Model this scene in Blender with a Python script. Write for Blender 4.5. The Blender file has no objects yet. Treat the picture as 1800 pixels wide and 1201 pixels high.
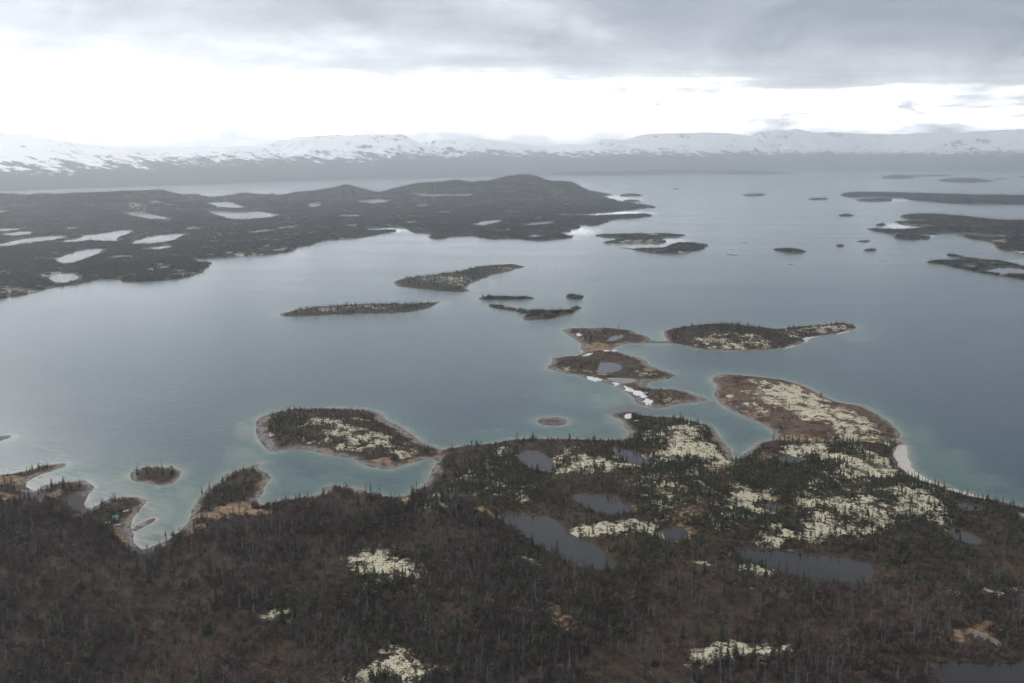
import bpy, math, random
import numpy as np
from math import radians as R

rng = np.random.default_rng(7)
random.seed(7)
S = bpy.context.scene
COL = S.collection

# ------------------------------------------------------------------ camera, sky, sun, exposure
CAM_H = 220.0                 # metres above the lake
FPX = 1700.0                  # focal length in photo pixels (1800 wide)
VH = 282.0                    # horizon row of the photo
PITCH = math.atan((600.5 - VH) / FPX)
cam_d = bpy.data.cameras.new('camera')
cam = bpy.data.objects.new('camera', cam_d)
COL.objects.link(cam)
cam.location = (0, 0, CAM_H)
cam.rotation_euler = (math.pi / 2 - PITCH, 0, 0)
cam_d.sensor_width = 36.0
cam_d.lens = 36.0 * FPX / 1800.0
cam_d.clip_start = 1.0
cam_d.clip_end = 120000.0
S.camera = cam

SUN_EL, SUN_AZ = R(36), R(-54)      # azimuth from +Y, negative = towards -X
world = bpy.data.worlds.new('World')
S.world = world
world.use_nodes = True
nt = world.node_tree
nt.nodes.clear()


class NB:
    """tiny node builder"""
    def __init__(self, tree):
        self.t = tree

    def n(self, typ, **kw):
        nd = self.t.nodes.new(typ)
        for k, v in kw.items():
            setattr(nd, k, v)
        return nd

    def put(self, sock, v):
        if isinstance(v, bpy.types.NodeSocket):
            self.t.links.new(v, sock)
        elif isinstance(v, (tuple, list)) and len(v) == 3 and sock.type == 'RGBA':
            sock.default_value = (*v, 1)
        else:
            sock.default_value = v

    def math(self, op, a, b=None, c=None, clamp=False):
        nd = self.n('ShaderNodeMath', operation=op, use_clamp=clamp)
        self.put(nd.inputs[0], a)
        if b is not None:
            self.put(nd.inputs[1], b)
        if c is not None:
            self.put(nd.inputs[2], c)
        return nd.outputs[0]

    def ss(self, v, lo, hi, a=0.0, b=1.0):
        nd = self.n('ShaderNodeMapRange', interpolation_type='SMOOTHSTEP')
        self.put(nd.inputs['Value'], v)
        for k, x in (('From Min', lo), ('From Max', hi), ('To Min', a), ('To Max', b)):
            self.put(nd.inputs[k], x)
        return nd.outputs['Result']

    def mix(self, f, a, b):
        nd = self.n('ShaderNodeMix', data_type='RGBA')
        self.put(nd.inputs['Factor'], f)
        self.put(nd.inputs['A'], a) if False else self.put([s for s in nd.inputs if s.name == 'A' and s.type == 'RGBA'][0], a)
        self.put([s for s in nd.inputs if s.name == 'B' and s.type == 'RGBA'][0], b)
        return [s for s in nd.outputs if s.type == 'RGBA'][0]

    def noise(self, vec, scale, detail=4, rough=0.55, dist=0.0):
        nd = self.n('ShaderNodeTexNoise')
        if vec is not None:
            self.put(nd.inputs['Vector'], vec)
        nd.inputs['Scale'].default_value = scale
        nd.inputs['Detail'].default_value = detail
        nd.inputs['Roughness'].default_value = rough
        nd.inputs['Distortion'].default_value = dist
        return nd.outputs['Fac']

    def attr(self, name, typ='GEOMETRY', out='Fac'):
        return self.n('ShaderNodeAttribute', attribute_name=name, attribute_type=typ).outputs[out]

    def vscale(self, vec, s):
        nd = self.n('ShaderNodeVectorMath', operation='MULTIPLY')
        self.put(nd.inputs[0], vec)
        nd.inputs[1].default_value = s
        return nd.outputs[0]


b = NB(nt)
tc = b.n('ShaderNodeTexCoord').outputs['Generated']
sep = b.n('ShaderNodeSeparateXYZ')
nt.links.new(tc, sep.inputs[0])
dx, dy, dz = sep.outputs
zc = b.math('MAXIMUM', dz, 0.012)
px = b.math('DIVIDE', dx, zc)
py = b.math('DIVIDE', dy, zc)
comb = b.n('ShaderNodeCombineXYZ')
nt.links.new(px, comb.inputs[0])
nt.links.new(py, comb.inputs[1])
P = comb.outputs[0]
n_big = b.noise(P, 0.22, 6, 0.58, 0.3)
n_fine = b.noise(b.vscale(tc, (1, 1, 3.0)), 6.5, 7, 0.58, 0.5)
edge = b.math('SUBTRACT', py, b.math('MULTIPLY_ADD', px, 0.46, 10.0))
edge = b.math('ADD', edge, b.math('MULTIPLY_ADD', n_big, 15.0, -7.5))
edge = b.math('ADD', edge, b.math('MULTIPLY_ADD', n_fine, 5.0, -2.5))
n_hor = b.noise(b.vscale(tc, (1, 1, 4.0)), 9.0, 6, 0.6, 0.4)
n_wisp = b.noise(b.vscale(tc, (1, 1, 2.4)), 15.0, 8, 0.6, 0.5)
edge = b.math('ADD', edge, b.math('MULTIPLY_ADD', n_wisp, 4.5, -2.25))
soft = b.ss(edge, -4.2, 4.6)
glare = b.math('MULTIPLY', b.math('MULTIPLY', b.ss(edge, 1.0, 10.0), b.ss(dz, 0.004, 0.060)), b.ss(n_hor, 0.33, 0.62))
deck = b.mix(b.ss(n_fine, 0.3, 0.72), (0.158, 0.174, 0.212), (0.300, 0.315, 0.358))
deck = b.mix(b.math('MULTIPLY', b.ss(n_big, 0.5, 0.75), 0.28), deck, (0.38, 0.395, 0.425))
lift = b.math('MULTIPLY', b.ss(px, 2.0, -5.0), 0.2)
deck = b.mix(lift, deck, (0.60, 0.61, 0.63))
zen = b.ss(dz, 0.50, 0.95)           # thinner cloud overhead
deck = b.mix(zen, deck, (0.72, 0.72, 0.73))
veil = b.mix(b.ss(n_hor, 0.32, 0.7), (0.64, 0.65, 0.675), (0.88, 0.885, 0.90))
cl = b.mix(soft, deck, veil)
cl = b.mix(glare, cl, (9.5, 9.5, 9.6))
bg_c = b.n('ShaderNodeBackground')
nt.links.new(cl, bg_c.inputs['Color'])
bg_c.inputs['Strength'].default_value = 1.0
sky = b.n('ShaderNodeTexSky', sky_type='NISHITA')
sky.sun_disc = False
sky.sun_elevation = SUN_EL
sky.sun_rotation = SUN_AZ
bg_s = b.n('ShaderNodeBackground')
nt.links.new(sky.outputs[0], bg_s.inputs['Color'])
bg_s.inputs['Strength'].default_value = 0.08
mx = b.n('ShaderNodeMixShader')
mx.inputs[0].default_value = 0.94      # cloud cover
nt.links.new(bg_s.outputs[0], mx.inputs[1])
nt.links.new(bg_c.outputs[0], mx.inputs[2])
wo = b.n('ShaderNodeOutputWorld')
nt.links.new(mx.outputs[0], wo.inputs['Surface'])

sun_d = bpy.data.lights.new('sun', 'SUN')
sun_d.energy = 1.5
sun_d.angle = R(60)
sun_d.color = (1.0, 0.97, 0.93)
sun = bpy.data.objects.new('sun', sun_d)
COL.objects.link(sun)
sun.rotation_euler = (math.pi / 2 - SUN_EL, 0, math.pi - SUN_AZ)

vs = S.view_settings
vs.view_transform = 'Standard'
vs.look = 'None'
vs.exposure = 0.76
vs.gamma = 1.0
vs.use_curve_mapping = False
cy = S.cycles
cy.max_bounces = 6
cy.diffuse_bounces = 2
cy.glossy_bounces = 3
cy.transmission_bounces = 2
cy.volume_bounces = 2
cy.transparent_max_bounces = 4
cy.sample_clamp_indirect = 4.0
cy.use_denoising = True
cy.denoiser = 'OPENIMAGEDENOISE'
cy.denoising_prefilter = 'ACCURATE'

CP, SP = math.cos(PITCH), math.sin(PITCH)


def ground(u, v, z=0.0):
    """photo pixel -> point on the level z"""
    u = np.asarray(u, float)
    v = np.asarray(v, float)
    x = (u - 900.0) / FPX
    y = (600.5 - v) / FPX
    dyw = CP + y * SP
    dzw = -SP + y * CP
    t = (z - CAM_H) / dzw
    return x * t, dyw * t


def pixel(X, Y, Z):
    """world point -> photo pixel"""
    zz = Z - CAM_H
    f = Y * CP - zz * SP
    up = Y * SP + zz * CP
    return 900.0 + FPX * X / f, 600.5 - FPX * up / f


# ------------------------------------------------------------------ noise
def _hash(ix, iy, seed):
    h = (ix.astype(np.int64) * 374761393 + iy.astype(np.int64) * 668265263 + seed * 974634777) & 0xFFFFFFFF
    h = ((h ^ (h >> 13)) * 1274126177) & 0xFFFFFFFF
    h = h ^ (h >> 16)
    return (h & 0xFFFFFF).astype(np.float32) / 0xFFFFFF


def vnoise(x, y, seed=0):
    fx = np.floor(x)
    fy = np.floor(y)
    ax = (x - fx).astype(np.float32)
    ay = (y - fy).astype(np.float32)
    ax = ax * ax * (3 - 2 * ax)
    ay = ay * ay * (3 - 2 * ay)
    ix = fx.astype(np.int64)
    iy = fy.astype(np.int64)
    a = _hash(ix, iy, seed)
    c = _hash(ix + 1, iy, seed)
    d = _hash(ix, iy + 1, seed)
    e = _hash(ix + 1, iy + 1, seed)
    return (a * (1 - ax) + c * ax) * (1 - ay) + (d * (1 - ax) + e * ax) * ay


def fbm(x, y, seed=0, octs=4, gain=0.5):
    s = 0.0
    amp = 1.0
    tot = 0.0
    for i in range(octs):
        s = s + amp * vnoise(x * (2 ** i) + 17.3 * i, y * (2 ** i) - 9.1 * i, seed + i)
        tot += amp
        amp *= gain
    return s / tot          # 0..1


def sstep(v, a, c):
    t = np.clip((v - a) / (c - a), 0, 1)
    return t * t * (3 - 2 * t)


def chaikin(p):
    q = np.roll(p, -1, axis=0)
    out = np.empty((len(p) * 2, 2))
    out[0::2] = 0.75 * p + 0.25 * q
    out[1::2] = 0.25 * p + 0.75 * q
    return out


def sdf(poly, X, Y, margin):
    """signed distance (+ inside) to a world polygon; -margin where farther out than the margin"""
    out = np.full(X.shape, -margin, np.float32)
    lo = poly.min(0) - margin
    hi = poly.max(0) + margin
    sel = (X > lo[0]) & (X < hi[0]) & (Y > lo[1]) & (Y < hi[1])
    if not sel.any():
        return out
    x = X[sel].astype(np.float32)
    y = Y[sel].astype(np.float32)
    d2 = np.full(x.shape, 1e12, np.float32)
    ins = np.zeros(x.shape, bool)
    n = len(poly)
    for i in range(n):
        ax, ay = poly[i]
        cx, cy_ = poly[(i + 1) % n]
        ex, ey = cx - ax, cy_ - ay
        L = ex * ex + ey * ey
        if L < 1e-9:
            continue
        wx = x - np.float32(ax)
        wy = y - np.float32(ay)
        t = np.clip((wx * ex + wy * ey) / L, 0, 1).astype(np.float32)
        gx = wx - t * np.float32(ex)
        gy = wy - t * np.float32(ey)
        np.minimum(d2, gx * gx + gy * gy, out=d2)
        if ay != cy_:
            c = ((ay > y) != (cy_ > y)) & (wx < ex * wy / ey)
            ins ^= c
    d = np.sqrt(d2)
    out[sel] = np.maximum(np.where(ins, d, -d), -margin)
    return out


# ------------------------------------------------------------------ shorelines (photo pixels on the water level)
MAIN = [(-700, 880), (-300, 862), (-60, 842), (0, 834), (41, 829), (70, 819), (108, 814), (120, 816), (117, 820), (99, 828), (76, 834),
        (58, 841), (47, 853), (60, 862), (66, 861), (75, 852), (100, 848), (140, 845), (148, 843), (163, 855), (161, 861),
        (150, 868), (148, 879), (145, 889), (155, 896), (169, 890), (180, 883), (190, 878), (217, 872), (247, 875), (257, 880),
        (254, 888), (246, 895), (243, 902), (236, 910), (231, 920), (232, 930), (238, 944), (239, 957), (243, 967), (254, 968), (280, 953),
        (300, 942), (320, 932), (334, 917), (337, 903), (344, 887), (354, 865), (367, 854), (384, 846), (392, 835), (415, 825),
        (440, 819), (457, 812), (464, 810), (459, 816), (452, 824), (460, 828), (472, 835), (474, 845), (464, 862),
        (450, 880), (456, 888), (470, 889), (498, 881), (525, 876), (560, 868), (573, 854), (596, 855), (619, 859), (642, 865),
        (671, 871), (700, 874), (719, 870), (733, 857), (754, 848), (760, 830), (766, 812), (768, 800), (775, 790), (790, 788),
        (815, 784), (840, 781), (870, 778), (900, 774), (930, 769), (960, 770), (1000, 772), (1040, 773), (1090, 773), (1106, 769), (1105, 757),
        (1099, 748), (1089, 738), (1074, 733), (1072, 729), (1086, 726), (1101, 724), (1116, 726), (1132, 731), (1160, 733),
        (1199, 733), (1227, 743), (1250, 749), (1263, 760), (1272, 777), (1282, 793), (1290, 806), (1297, 806), (1305, 801),
        (1325, 789), (1333, 779), (1355, 774), (1368, 768), (1400, 766), (1500, 770), (1560, 773), (1584, 774), (1589, 782), (1594, 786), (1592, 804),
        (1602, 823), (1625, 841), (1659, 854), (1696, 866), (1734, 876), (1776, 887), (1800, 892), (1900, 910), (2100, 945),
        (2500, 1010), (2700, 1290), (-900, 1290)]
V_ISL = [(768, 818), (764, 807), (750, 808), (733, 814), (707, 820), (687, 827), (667, 825), (643, 820), (617, 809), (600, 804), (562, 797),
         (525, 789), (491, 792), (474, 796), (465, 786), (452, 768), (446, 750), (455, 735), (476, 724), (506, 719), (550, 717),
         (600, 717), (633, 718), (660, 722), (675, 731), (679, 740), (710, 755), (743, 777), (763, 788), (778, 790), (782, 810)]
R_ISL = [(1250, 662), (1267, 658), (1300, 659), (1340, 664), (1377, 667), (1400, 672), (1427, 684), (1450, 698), (1483, 709),
         (1520, 715), (1543, 730), (1567, 747), (1585, 760), (1583, 772), (1540, 780), (1480, 778), (1420, 774), (1378, 772), (1362, 763), (1353, 752),
         (1333, 742), (1300, 730), (1270, 713), (1258, 697), (1257, 680), (1252, 670)]
P_PEN = [(987, 581), (997, 578), (1005, 577), (1036, 577), (1064, 576), (1093, 578), (1112, 580), (1120, 582), (1118, 587),
         (1131, 589), (1139, 593), (1142, 599), (1153, 600), (1180, 600), (1184, 605), (1168, 604), (1143, 603), (1112, 604), (1091, 606),
         (1080, 610), (1076, 615), (1086, 619), (1103, 623), (1122, 628), (1133, 635), (1142, 644), (1155, 650), (1170, 652),
         (1181, 656), (1190, 660), (1180, 664), (1170, 668), (1151, 670), (1139, 669), (1134, 675), (1137, 682), (1160, 683),
         (1193, 685), (1208, 688), (1227, 694), (1246, 701), (1248, 705), (1227, 708), (1189, 709), (1177, 714), (1168, 718),
         (1154, 719), (1131, 714), (1121, 707), (1112, 696), (1099, 687), (1074, 675), (1047, 668), (1017, 661), (997, 659),
         (978, 653), (961, 648), (963, 641), (970, 636), (968, 629), (994, 627), (1017, 625), (1022, 617), (1024, 610),
         (1017, 602), (1005, 593), (994, 585)]
Q_ISL = [(1160, 584), (1180, 577), (1215, 574), (1240, 573), (1290, 572), (1330, 576), (1360, 580), (1400, 575), (1440, 571), (1480, 568),
         (1500, 572), (1505, 577), (1495, 582), (1470, 588), (1440, 592), (1415, 600), (1395, 608), (1380, 613), (1340, 616),
         (1290, 617), (1250, 616), (1220, 613), (1195, 608), (1172, 603), (1168, 598), (1172, 594)]
FARLAND = [(-500, 580), (-250, 552), (-60, 534), (0, 526), (50, 518), (100, 505), (150, 499), (165, 494), (190, 491), (205, 493),
           (215, 498), (245, 497), (290, 494), (330, 489), (355, 480), (372, 466), (366, 462), (350, 463), (337, 459),
           (330, 456), (345, 456), (380, 455), (430, 451), (480, 448), (510, 442), (530, 435), (550, 428), (580, 423), (620, 419),
           (655, 415), (672, 411), (690, 408), (698, 406), (690, 404), (660, 407), (634, 405), (645, 401), (670, 400), (700, 399), (712, 401), (720, 405),
           (725, 410), (745, 412), (765, 412), (747, 416), (760, 421), (780, 420), (787, 416), (800, 416), (830, 415), (850, 419), (870, 422),
           (890, 419), (920, 422), (950, 425), (980, 422), (1000, 419), (1012, 417), (1000, 414), (985, 412), (995, 407),
           (1010, 402), (1025, 402), (1016, 399), (1022, 394), (1032, 397), (1045, 396), (1060, 394), (1073, 389), (1072, 387), (1100, 385),
           (1130, 382), (1143, 379), (1135, 376), (1110, 378), (1060, 380), (1020, 381), (980, 380), (982, 377), (1030, 376),
           (1090, 371), (1130, 367), (1157, 365), (1130, 361), (1110, 358), (1090, 357), (1085, 353), (1065, 349), (1052, 346),
           (1075, 343), (1060, 341), (1045, 338), (1000, 337), (960, 336), (900, 335), (800, 338), (690, 341), (650, 346),
           (615, 342), (530, 347), (490, 350), (440, 348), (365, 352), (300, 350), (200, 352), (0, 355), (-500, 360)]


def blob(u, v, w, h, n=10, seed=1):
    r = random.Random(seed * 31 + int(u))
    out = []
    for i in range(n):
        a = 2 * math.pi * i / n
        k = r.uniform(0.8, 1.12)
        out.append((u + w * 0.5 * k * math.cos(a), v - h * 0.5 * k * math.sin(a)))
    return out


# name, label, polygon, dict(hmax, L slope length, beach width, veg)
LANDS = [
    ('mainland', 'brown scrub and lichen covered mainland filling the foreground below the lake', MAIN, dict(h=4.5, L=25, b=5)),
    ('peninsula', 'oval peninsula with pale lichen in its middle, joined to the mainland by a tan neck', V_ISL, dict(h=4.5, L=18, b=9)),
    ('peninsula', 'nearly treeless peninsula with the largest cream lichen field beside the white sand beach', R_ISL, dict(h=5, L=22, b=4)),
    ('peninsula', 'crooked peninsula with a round pond, a gravel shore and a streak of snow', P_PEN, dict(h=3.0, L=14, b=9)),
    ('island', 'long wooded island with pale rocks along its near shore and a sand spit at one end', Q_ISL, dict(h=9, L=35, b=5)),
    ('far_mainland', 'dark forested mainland with many small ponds and low hills across the lake', FARLAND, dict(h=6, L=60, b=3)),
    ('island', 'dark wedge shaped wooded island with a white cove on its near side',
     [(688, 498), (700, 492), (715, 489), (760, 485), (800, 479), (830, 470), (860, 466), (900, 465), (918, 466), (926, 469), (905, 475), (880, 480),
      (860, 487), (840, 493), (828, 499), (822, 505), (825, 514), (800, 514), (770, 513), (740, 509), (700, 504)], dict(h=9, L=40, b=6)),
    ('island', 'long low wooded island with a pale point at one end, in the middle of the lake',
     [(487, 554), (500, 549), (530, 544), (580, 540), (620, 536), (680, 534), (720, 536), (745, 534), (772, 530), (778, 529), (762, 541), (735, 548),
      (700, 552), (640, 552), (600, 554), (540, 557), (495, 558)], dict(h=6, L=35, b=5)),
    ('island', 'thin flat wooded island just above the twisted one',
     [(837, 525), (850, 522), (880, 523), (920, 523), (942, 523), (942, 527), (900, 528), (845, 528)], dict(h=3.5, L=12, b=2)),
    ('island', 'small round topped wooded islet beside the thin flat one',
     [(991, 522), (1000, 519), (1015, 520), (1031, 525), (1015, 527), (997, 526)], dict(h=4, L=10, b=2)),
    ('island', 'twisted narrow wooded island with a thin tail at each end',
     [(853, 538), (870, 536), (895, 542), (920, 547), (960, 548), (995, 547), (1005, 541), (1020, 539), (1027, 542), (1015, 546), (1010, 553), (985, 557),
      (970, 562), (945, 563), (925, 565), (920, 560), (918, 553), (900, 547), (870, 544)], dict(h=3.5, L=14, b=3)),
    ('island', 'forked wooded island lying close behind the island with a pale beach and a tiny pond',
     [(1043, 415), (1060, 413), (1100, 413), (1150, 412), (1190, 413), (1208, 415), (1190, 417), (1175, 417), (1165, 421), (1172, 425), (1160, 429),
      (1130, 428), (1100, 428), (1060, 429), (1057, 426), (1080, 422), (1080, 418), (1055, 417)], dict(h=5, L=25, b=3)),
    ('island', 'wooded island with a pale beach rim and a tiny pond near its low end',
     [(1077, 435), (1095, 435), (1120, 438), (1150, 438), (1170, 436), (1180, 430), (1190, 427), (1210, 427), (1230, 430), (1250, 432), (1235, 439),
      (1215, 446), (1180, 447), (1140, 446), (1125, 443), (1105, 438)], dict(h=6, L=25, b=5)),
    ('island', 'small wooded island with a pale rim, alone in open water',
     [(1357, 439), (1370, 438), (1400, 439), (1418, 442), (1412, 446), (1385, 446), (1365, 442)], dict(h=4, L=14, b=4)),
    ('island', 'long dark wooded island reaching out of the picture below the far islands',
     [(1475, 342), (1500, 340), (1540, 341), (1600, 342), (1700, 346), (1800, 347), (2100, 349), (2100, 362), (1800, 360), (1680, 359), (1640, 355),
      (1600, 353), (1590, 348), (1560, 347), (1510, 347), (1490, 348)], dict(h=14, L=80, b=3)),
    ('island', 'wooded island with ragged inlets and a hooked point',
     [(1580, 380), (1600, 379), (1640, 379), (1680, 381), (1720, 386), (1760, 390), (1800, 391), (2100, 394), (2100, 424), (1800, 418), (1760, 416),
      (1725, 412), (1690, 411), (1660, 410), (1630, 412), (1637, 418), (1625, 422), (1600, 423), (1580, 422), (1570, 418), (1570, 414), (1550, 409),
      (1522, 403), (1530, 402), (1560, 405), (1580, 406), (1600, 404), (1610, 403), (1625, 401), (1628, 399), (1570, 391), (1568, 390), (1590, 391),
      (1620, 391), (1628, 389), (1625, 387), (1590, 386)], dict(h=9, L=50, b=3)),
    ('island', 'wooded point with a pale shore running out of the picture beside the ragged island',
     [(1675, 412), (1690, 412), (1720, 416), (1740, 419), (1800, 419), (2100, 424), (2100, 475), (1800, 449), (1775, 445), (1755, 440), (1748, 433),
      (1742, 428), (1715, 423), (1690, 418)], dict(h=8, L=40, b=6)),
    ('island', 'low spruce island with lagoons inside, at the edge of the picture',
     [(1615, 461), (1640, 459), (1665, 459), (1690, 456), (1653, 448), (1668, 447), (1682, 449), (1700, 453), (1720, 457), (1745, 459), (1770, 460),
      (1785, 464), (1800, 471), (1840, 476), (1950, 505), (1900, 512), (1800, 494), (1760, 487), (1720, 481), (1690, 475), (1660, 467)], dict(h=4, L=22, b=4)),
    ('island', 'hazy humped island, the darkest shape near the far shore',
     [(1545, 313.5), (1565, 310), (1590, 310), (1612, 313), (1590, 315), (1560, 315)], dict(h=45, L=160, b=3)),
    ('island', 'faint thin island hidden in part behind the humped one', [(1596, 309.5), (1640, 308.5), (1680, 309.5), (1640, 310.5), (1600, 311)], dict(h=12, L=80, b=3)),
    ('island', 'hazy flat topped island near the far shore', [(1646, 318.5), (1660, 316), (1680, 317), (1735, 317.5), (1748, 320), (1700, 321.5), (1660, 320)], dict(h=30, L=120, b=3)),
    ('headland', 'low hazy headland reaching along the foot of the snowy mountains',
     [(780, 306.8), (900, 305.5), (1100, 304), (1300, 303.6), (1395, 305.5), (1397, 306.5), (1300, 307), (1200, 306.6), (1060, 309.5), (900, 308.5)], dict(h=55, L=500, b=3)),
    ('islet', 'bare oval gravel islet in the bay', [(941, 740), (955, 734), (975, 733), (992, 737), (1000, 743), (990, 748), (965, 749), (950, 746)], dict(h=1.0, L=6, b=14, bare=1)),
    ('islet', 'small round islet crowned by four tall spruces', [(229, 833), (238, 824), (258, 820), (284, 819), (308, 823), (317, 829), (314, 840), (301, 852), (280, 854), (264, 852), (260, 847), (240, 849), (230, 841)], dict(h=2.4, L=7, b=5)),
    ('islet', 'dark gravel point cut by the edge of the picture', [(-60, 766), (0, 767), (16, 765), (22, 768), (10, 772), (0, 776), (-60, 790)], dict(h=1.5, L=8, b=9, bare=1)),
    ('sandbar', 'long thin gravel bar beside the cabin', [(230, 930), (247, 920), (266, 911), (275, 911), (272, 917), (250, 928), (236, 936)], dict(h=0.6, L=5, b=12, bare=1)),
    ('islet', 'wooded speck in open water between the long island and the ragged one', [(1470, 379), (1485, 377.5), (1505, 379), (1490, 381)], dict(h=6, L=20, b=3)),
    ('islet', 'tiny hazy rock far out towards the headland', blob(1187, 333, 10, 1.4), dict(h=6, L=20, b=2)),
    ('islet', 'low hazy islet with a taller end', [(1301, 344), (1320, 342.6), (1340, 342), (1345, 344), (1320, 345)], dict(h=7, L=20, b=2)),
    ('islet', 'thin wooded islet off the tip of the long island', [(1418, 350.6), (1437, 349.6), (1460, 349.4), (1450, 351), (1430, 352)], dict(h=6, L=20, b=2)),
    ('islet', 'dark wooded islet close below the long island', [(1498, 352), (1520, 352), (1540, 351), (1568, 351.5), (1570, 353.5), (1530, 355)], dict(h=8, L=25, b=2)),
    ('islet', 'small wooded scrap of land beside the hooked point', [(1538, 396), (1550, 394), (1561, 396), (1547, 398)], dict(h=3, L=12, b=2)),
    ('islet', 'pale gravel islet nearest the lone rimmed island', blob(1476, 433, 19, 4.5), dict(h=3, L=10, b=5)),
    ('islet', 'islet with a row of small trees above the pale gravel one', blob(1518, 424.5, 33, 4), dict(h=3, L=12, b=4)),
    ('islet', 'low scrubby islet with bare ends', blob(1528, 440.5, 24, 3.4), dict(h=3, L=10, b=4)),
    ('islet', 'thin bare gravel streak on the water', blob(1550, 459, 24, 1.8), dict(h=0.8, L=8, b=20, bare=1)),
    ('islet', 'bare gravel hump below the lone rimmed island', blob(1390, 465, 17, 3), dict(h=1.6, L=10, b=20, bare=1)),
    ('islet', 'bent gravel streak beside the island with the tiny pond', [(1276, 446), (1284, 447), (1298, 448), (1297, 450), (1284, 449.4), (1276, 448)], dict(h=1.2, L=8, b=20, bare=1)),
    ('islet', 'faint bare speck just above the bent gravel streak', blob(1286, 438.8, 10, 1.4), dict(h=1.0, L=8, b=20, bare=1)),
    ('islet', 'faint thin bar in open water behind the bent streak', blob(1309, 426, 18, 1.4), dict(h=1.0, L=8, b=20, bare=1)),
    ('islet', 'dark wooded islet off the point of the far hill', [(1087, 344), (1105, 342.6), (1125, 342.8), (1124, 345), (1095, 345.2)], dict(h=6, L=20, b=2)),
    ('islet', 'dark wooded islet tucked against the far mainland shore', [(1093, 354), (1110, 352.6), (1125, 353.6), (1120, 355), (1098, 355)], dict(h=5, L=20, b=2)),
    ('islet', 'hazy islet in the strip of water behind the far hills', blob(478, 342, 15, 1.8), dict(h=12, L=40, b=2)),
    ('islet', 'small dark rock just off the tip of the wedge shaped island', blob(944, 468.3, 5, 1.4), dict(h=1.6, L=3, b=2, bare=1)),
    ('islet', 'tiny dark rock off the blunt end of the wedge shaped island', blob(674, 498, 4, 1.2), dict(h=1.0, L=3, b=2, bare=1)),
    ('islet', 'hazy scrap of land beside the flat topped far island', blob(1758, 315, 19, 1.4), dict(h=9, L=50, b=2)),
    ('islet', 'hazy dark islet at the edge of the picture near the far shore', [(1784, 312), (1800, 310.6), (1850, 311), (1850, 313), (1795, 313)], dict(h=14, L=60, b=2)),
]
# ponds: polygon, level above the lake, kind ('dark', 'brown')
PONDS = [
    ('long dark pond with a bent end in the brown scrub', [(863, 906), (917, 904), (975, 911), (992, 927), (1017, 946), (1050, 959), (1067, 977), (1094, 1001), (1042, 1002), (1017, 995), (975, 975), (934, 957), (915, 938), (888, 920)], 1.6, 0),
    ('oval dark pond above the long bent one', [(1000, 875), (1013, 867), (1059, 869), (1092, 879), (1117, 897), (1080, 904), (1038, 898)], 1.8, 0),
    ('squarish dark pond near the bay shore', [(911, 797), (930, 790), (959, 799), (975, 810), (973, 830), (946, 831), (921, 820)], 1.4, 0),
    ('narrow slanting pond among spruces above a lichen field', [(1071, 785), (1101, 790), (1130, 802), (1153, 819), (1121, 819), (1086, 805)], 1.4, 0),
    ('broad dark pond with a ragged shore below the lichen fields', [(1292, 966), (1338, 966), (1388, 970), (1434, 979), (1471, 975), (1513, 986), (1540, 992), (1537, 1024), (1492, 1024), (1434, 1020), (1379, 1008), (1338, 993), (1306, 982)], 1.6, 0),
    ('little dark pond at the tip of a marsh', [(1167, 931), (1184, 926), (1208, 931), (1208, 950), (1171, 950)], 1.8, 0),
    ('tiny round pond beside a brown bog', [(1345, 887), (1356, 883), (1372, 889), (1369, 898), (1350, 898)], 1.8, 0),
    ('thin pond below the tan strip of marsh', [(1364, 801), (1388, 801), (1416, 808), (1402, 816), (1372, 814)], 1.2, 0),
    ('bright pond near the shore at the edge of the woods', [(1671, 880), (1696, 883), (1730, 896), (1719, 902), (1682, 894)], 1.6, 0),
    ('bright pond just below the other one in the woods', [(1667, 928), (1692, 931), (1729, 946), (1724, 958), (1694, 954), (1676, 944)], 1.6, 0),
    ('large dark pond cut by the bottom corner of the picture', [(1636, 1164), (1671, 1163), (1742, 1165), (1800, 1159), (2000, 1150), (2050, 1270), (1720, 1250), (1655, 1205)], 1.6, 0),
    ('brown boggy pond in a bare hollow', [(1688, 1106), (1721, 1110), (1757, 1124), (1768, 1140), (1742, 1138), (1707, 1122)], 1.8, 1),
    ('round pond in the crooked peninsula', [(1055, 637), (1074, 637), (1091, 642), (1092, 650), (1078, 656), (1058, 660), (1044, 660), (1055, 648)], 0.4, 0),
    ('brown lagoon behind the streak of snow', [(1060, 664), (1095, 664), (1116, 666), (1122, 670), (1100, 675), (1080, 671)], 0.35, 1),
    ('small pond in the upper lobe of the crooked peninsula', [(1062, 600), (1075, 592), (1087, 588), (1097, 591), (1086, 599), (1070, 602)], 0.5, 0),
    ('tiny pond inside the wooded island with a pale rim', [(1134, 442), (1150, 440.5), (1163, 442), (1158, 444), (1142, 444)], 0.5, 0),
    ('lagoon inside the low spruce island', [(1694, 468), (1702, 465), (1714, 467), (1706, 471)], 0.4, 0),
    ('wide lagoon near the outer shore of the low spruce island', [(1722, 476), (1748, 474), (1760, 468), (1800, 474), (1840, 482), (1800, 484), (1750, 481)], 0.4, 0),
    ('cove pond at the hooked point of the ragged island', [(1612, 412), (1625, 410), (1655, 409.5), (1640, 413), (1622, 416)], 0.4, 0),
]
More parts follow.
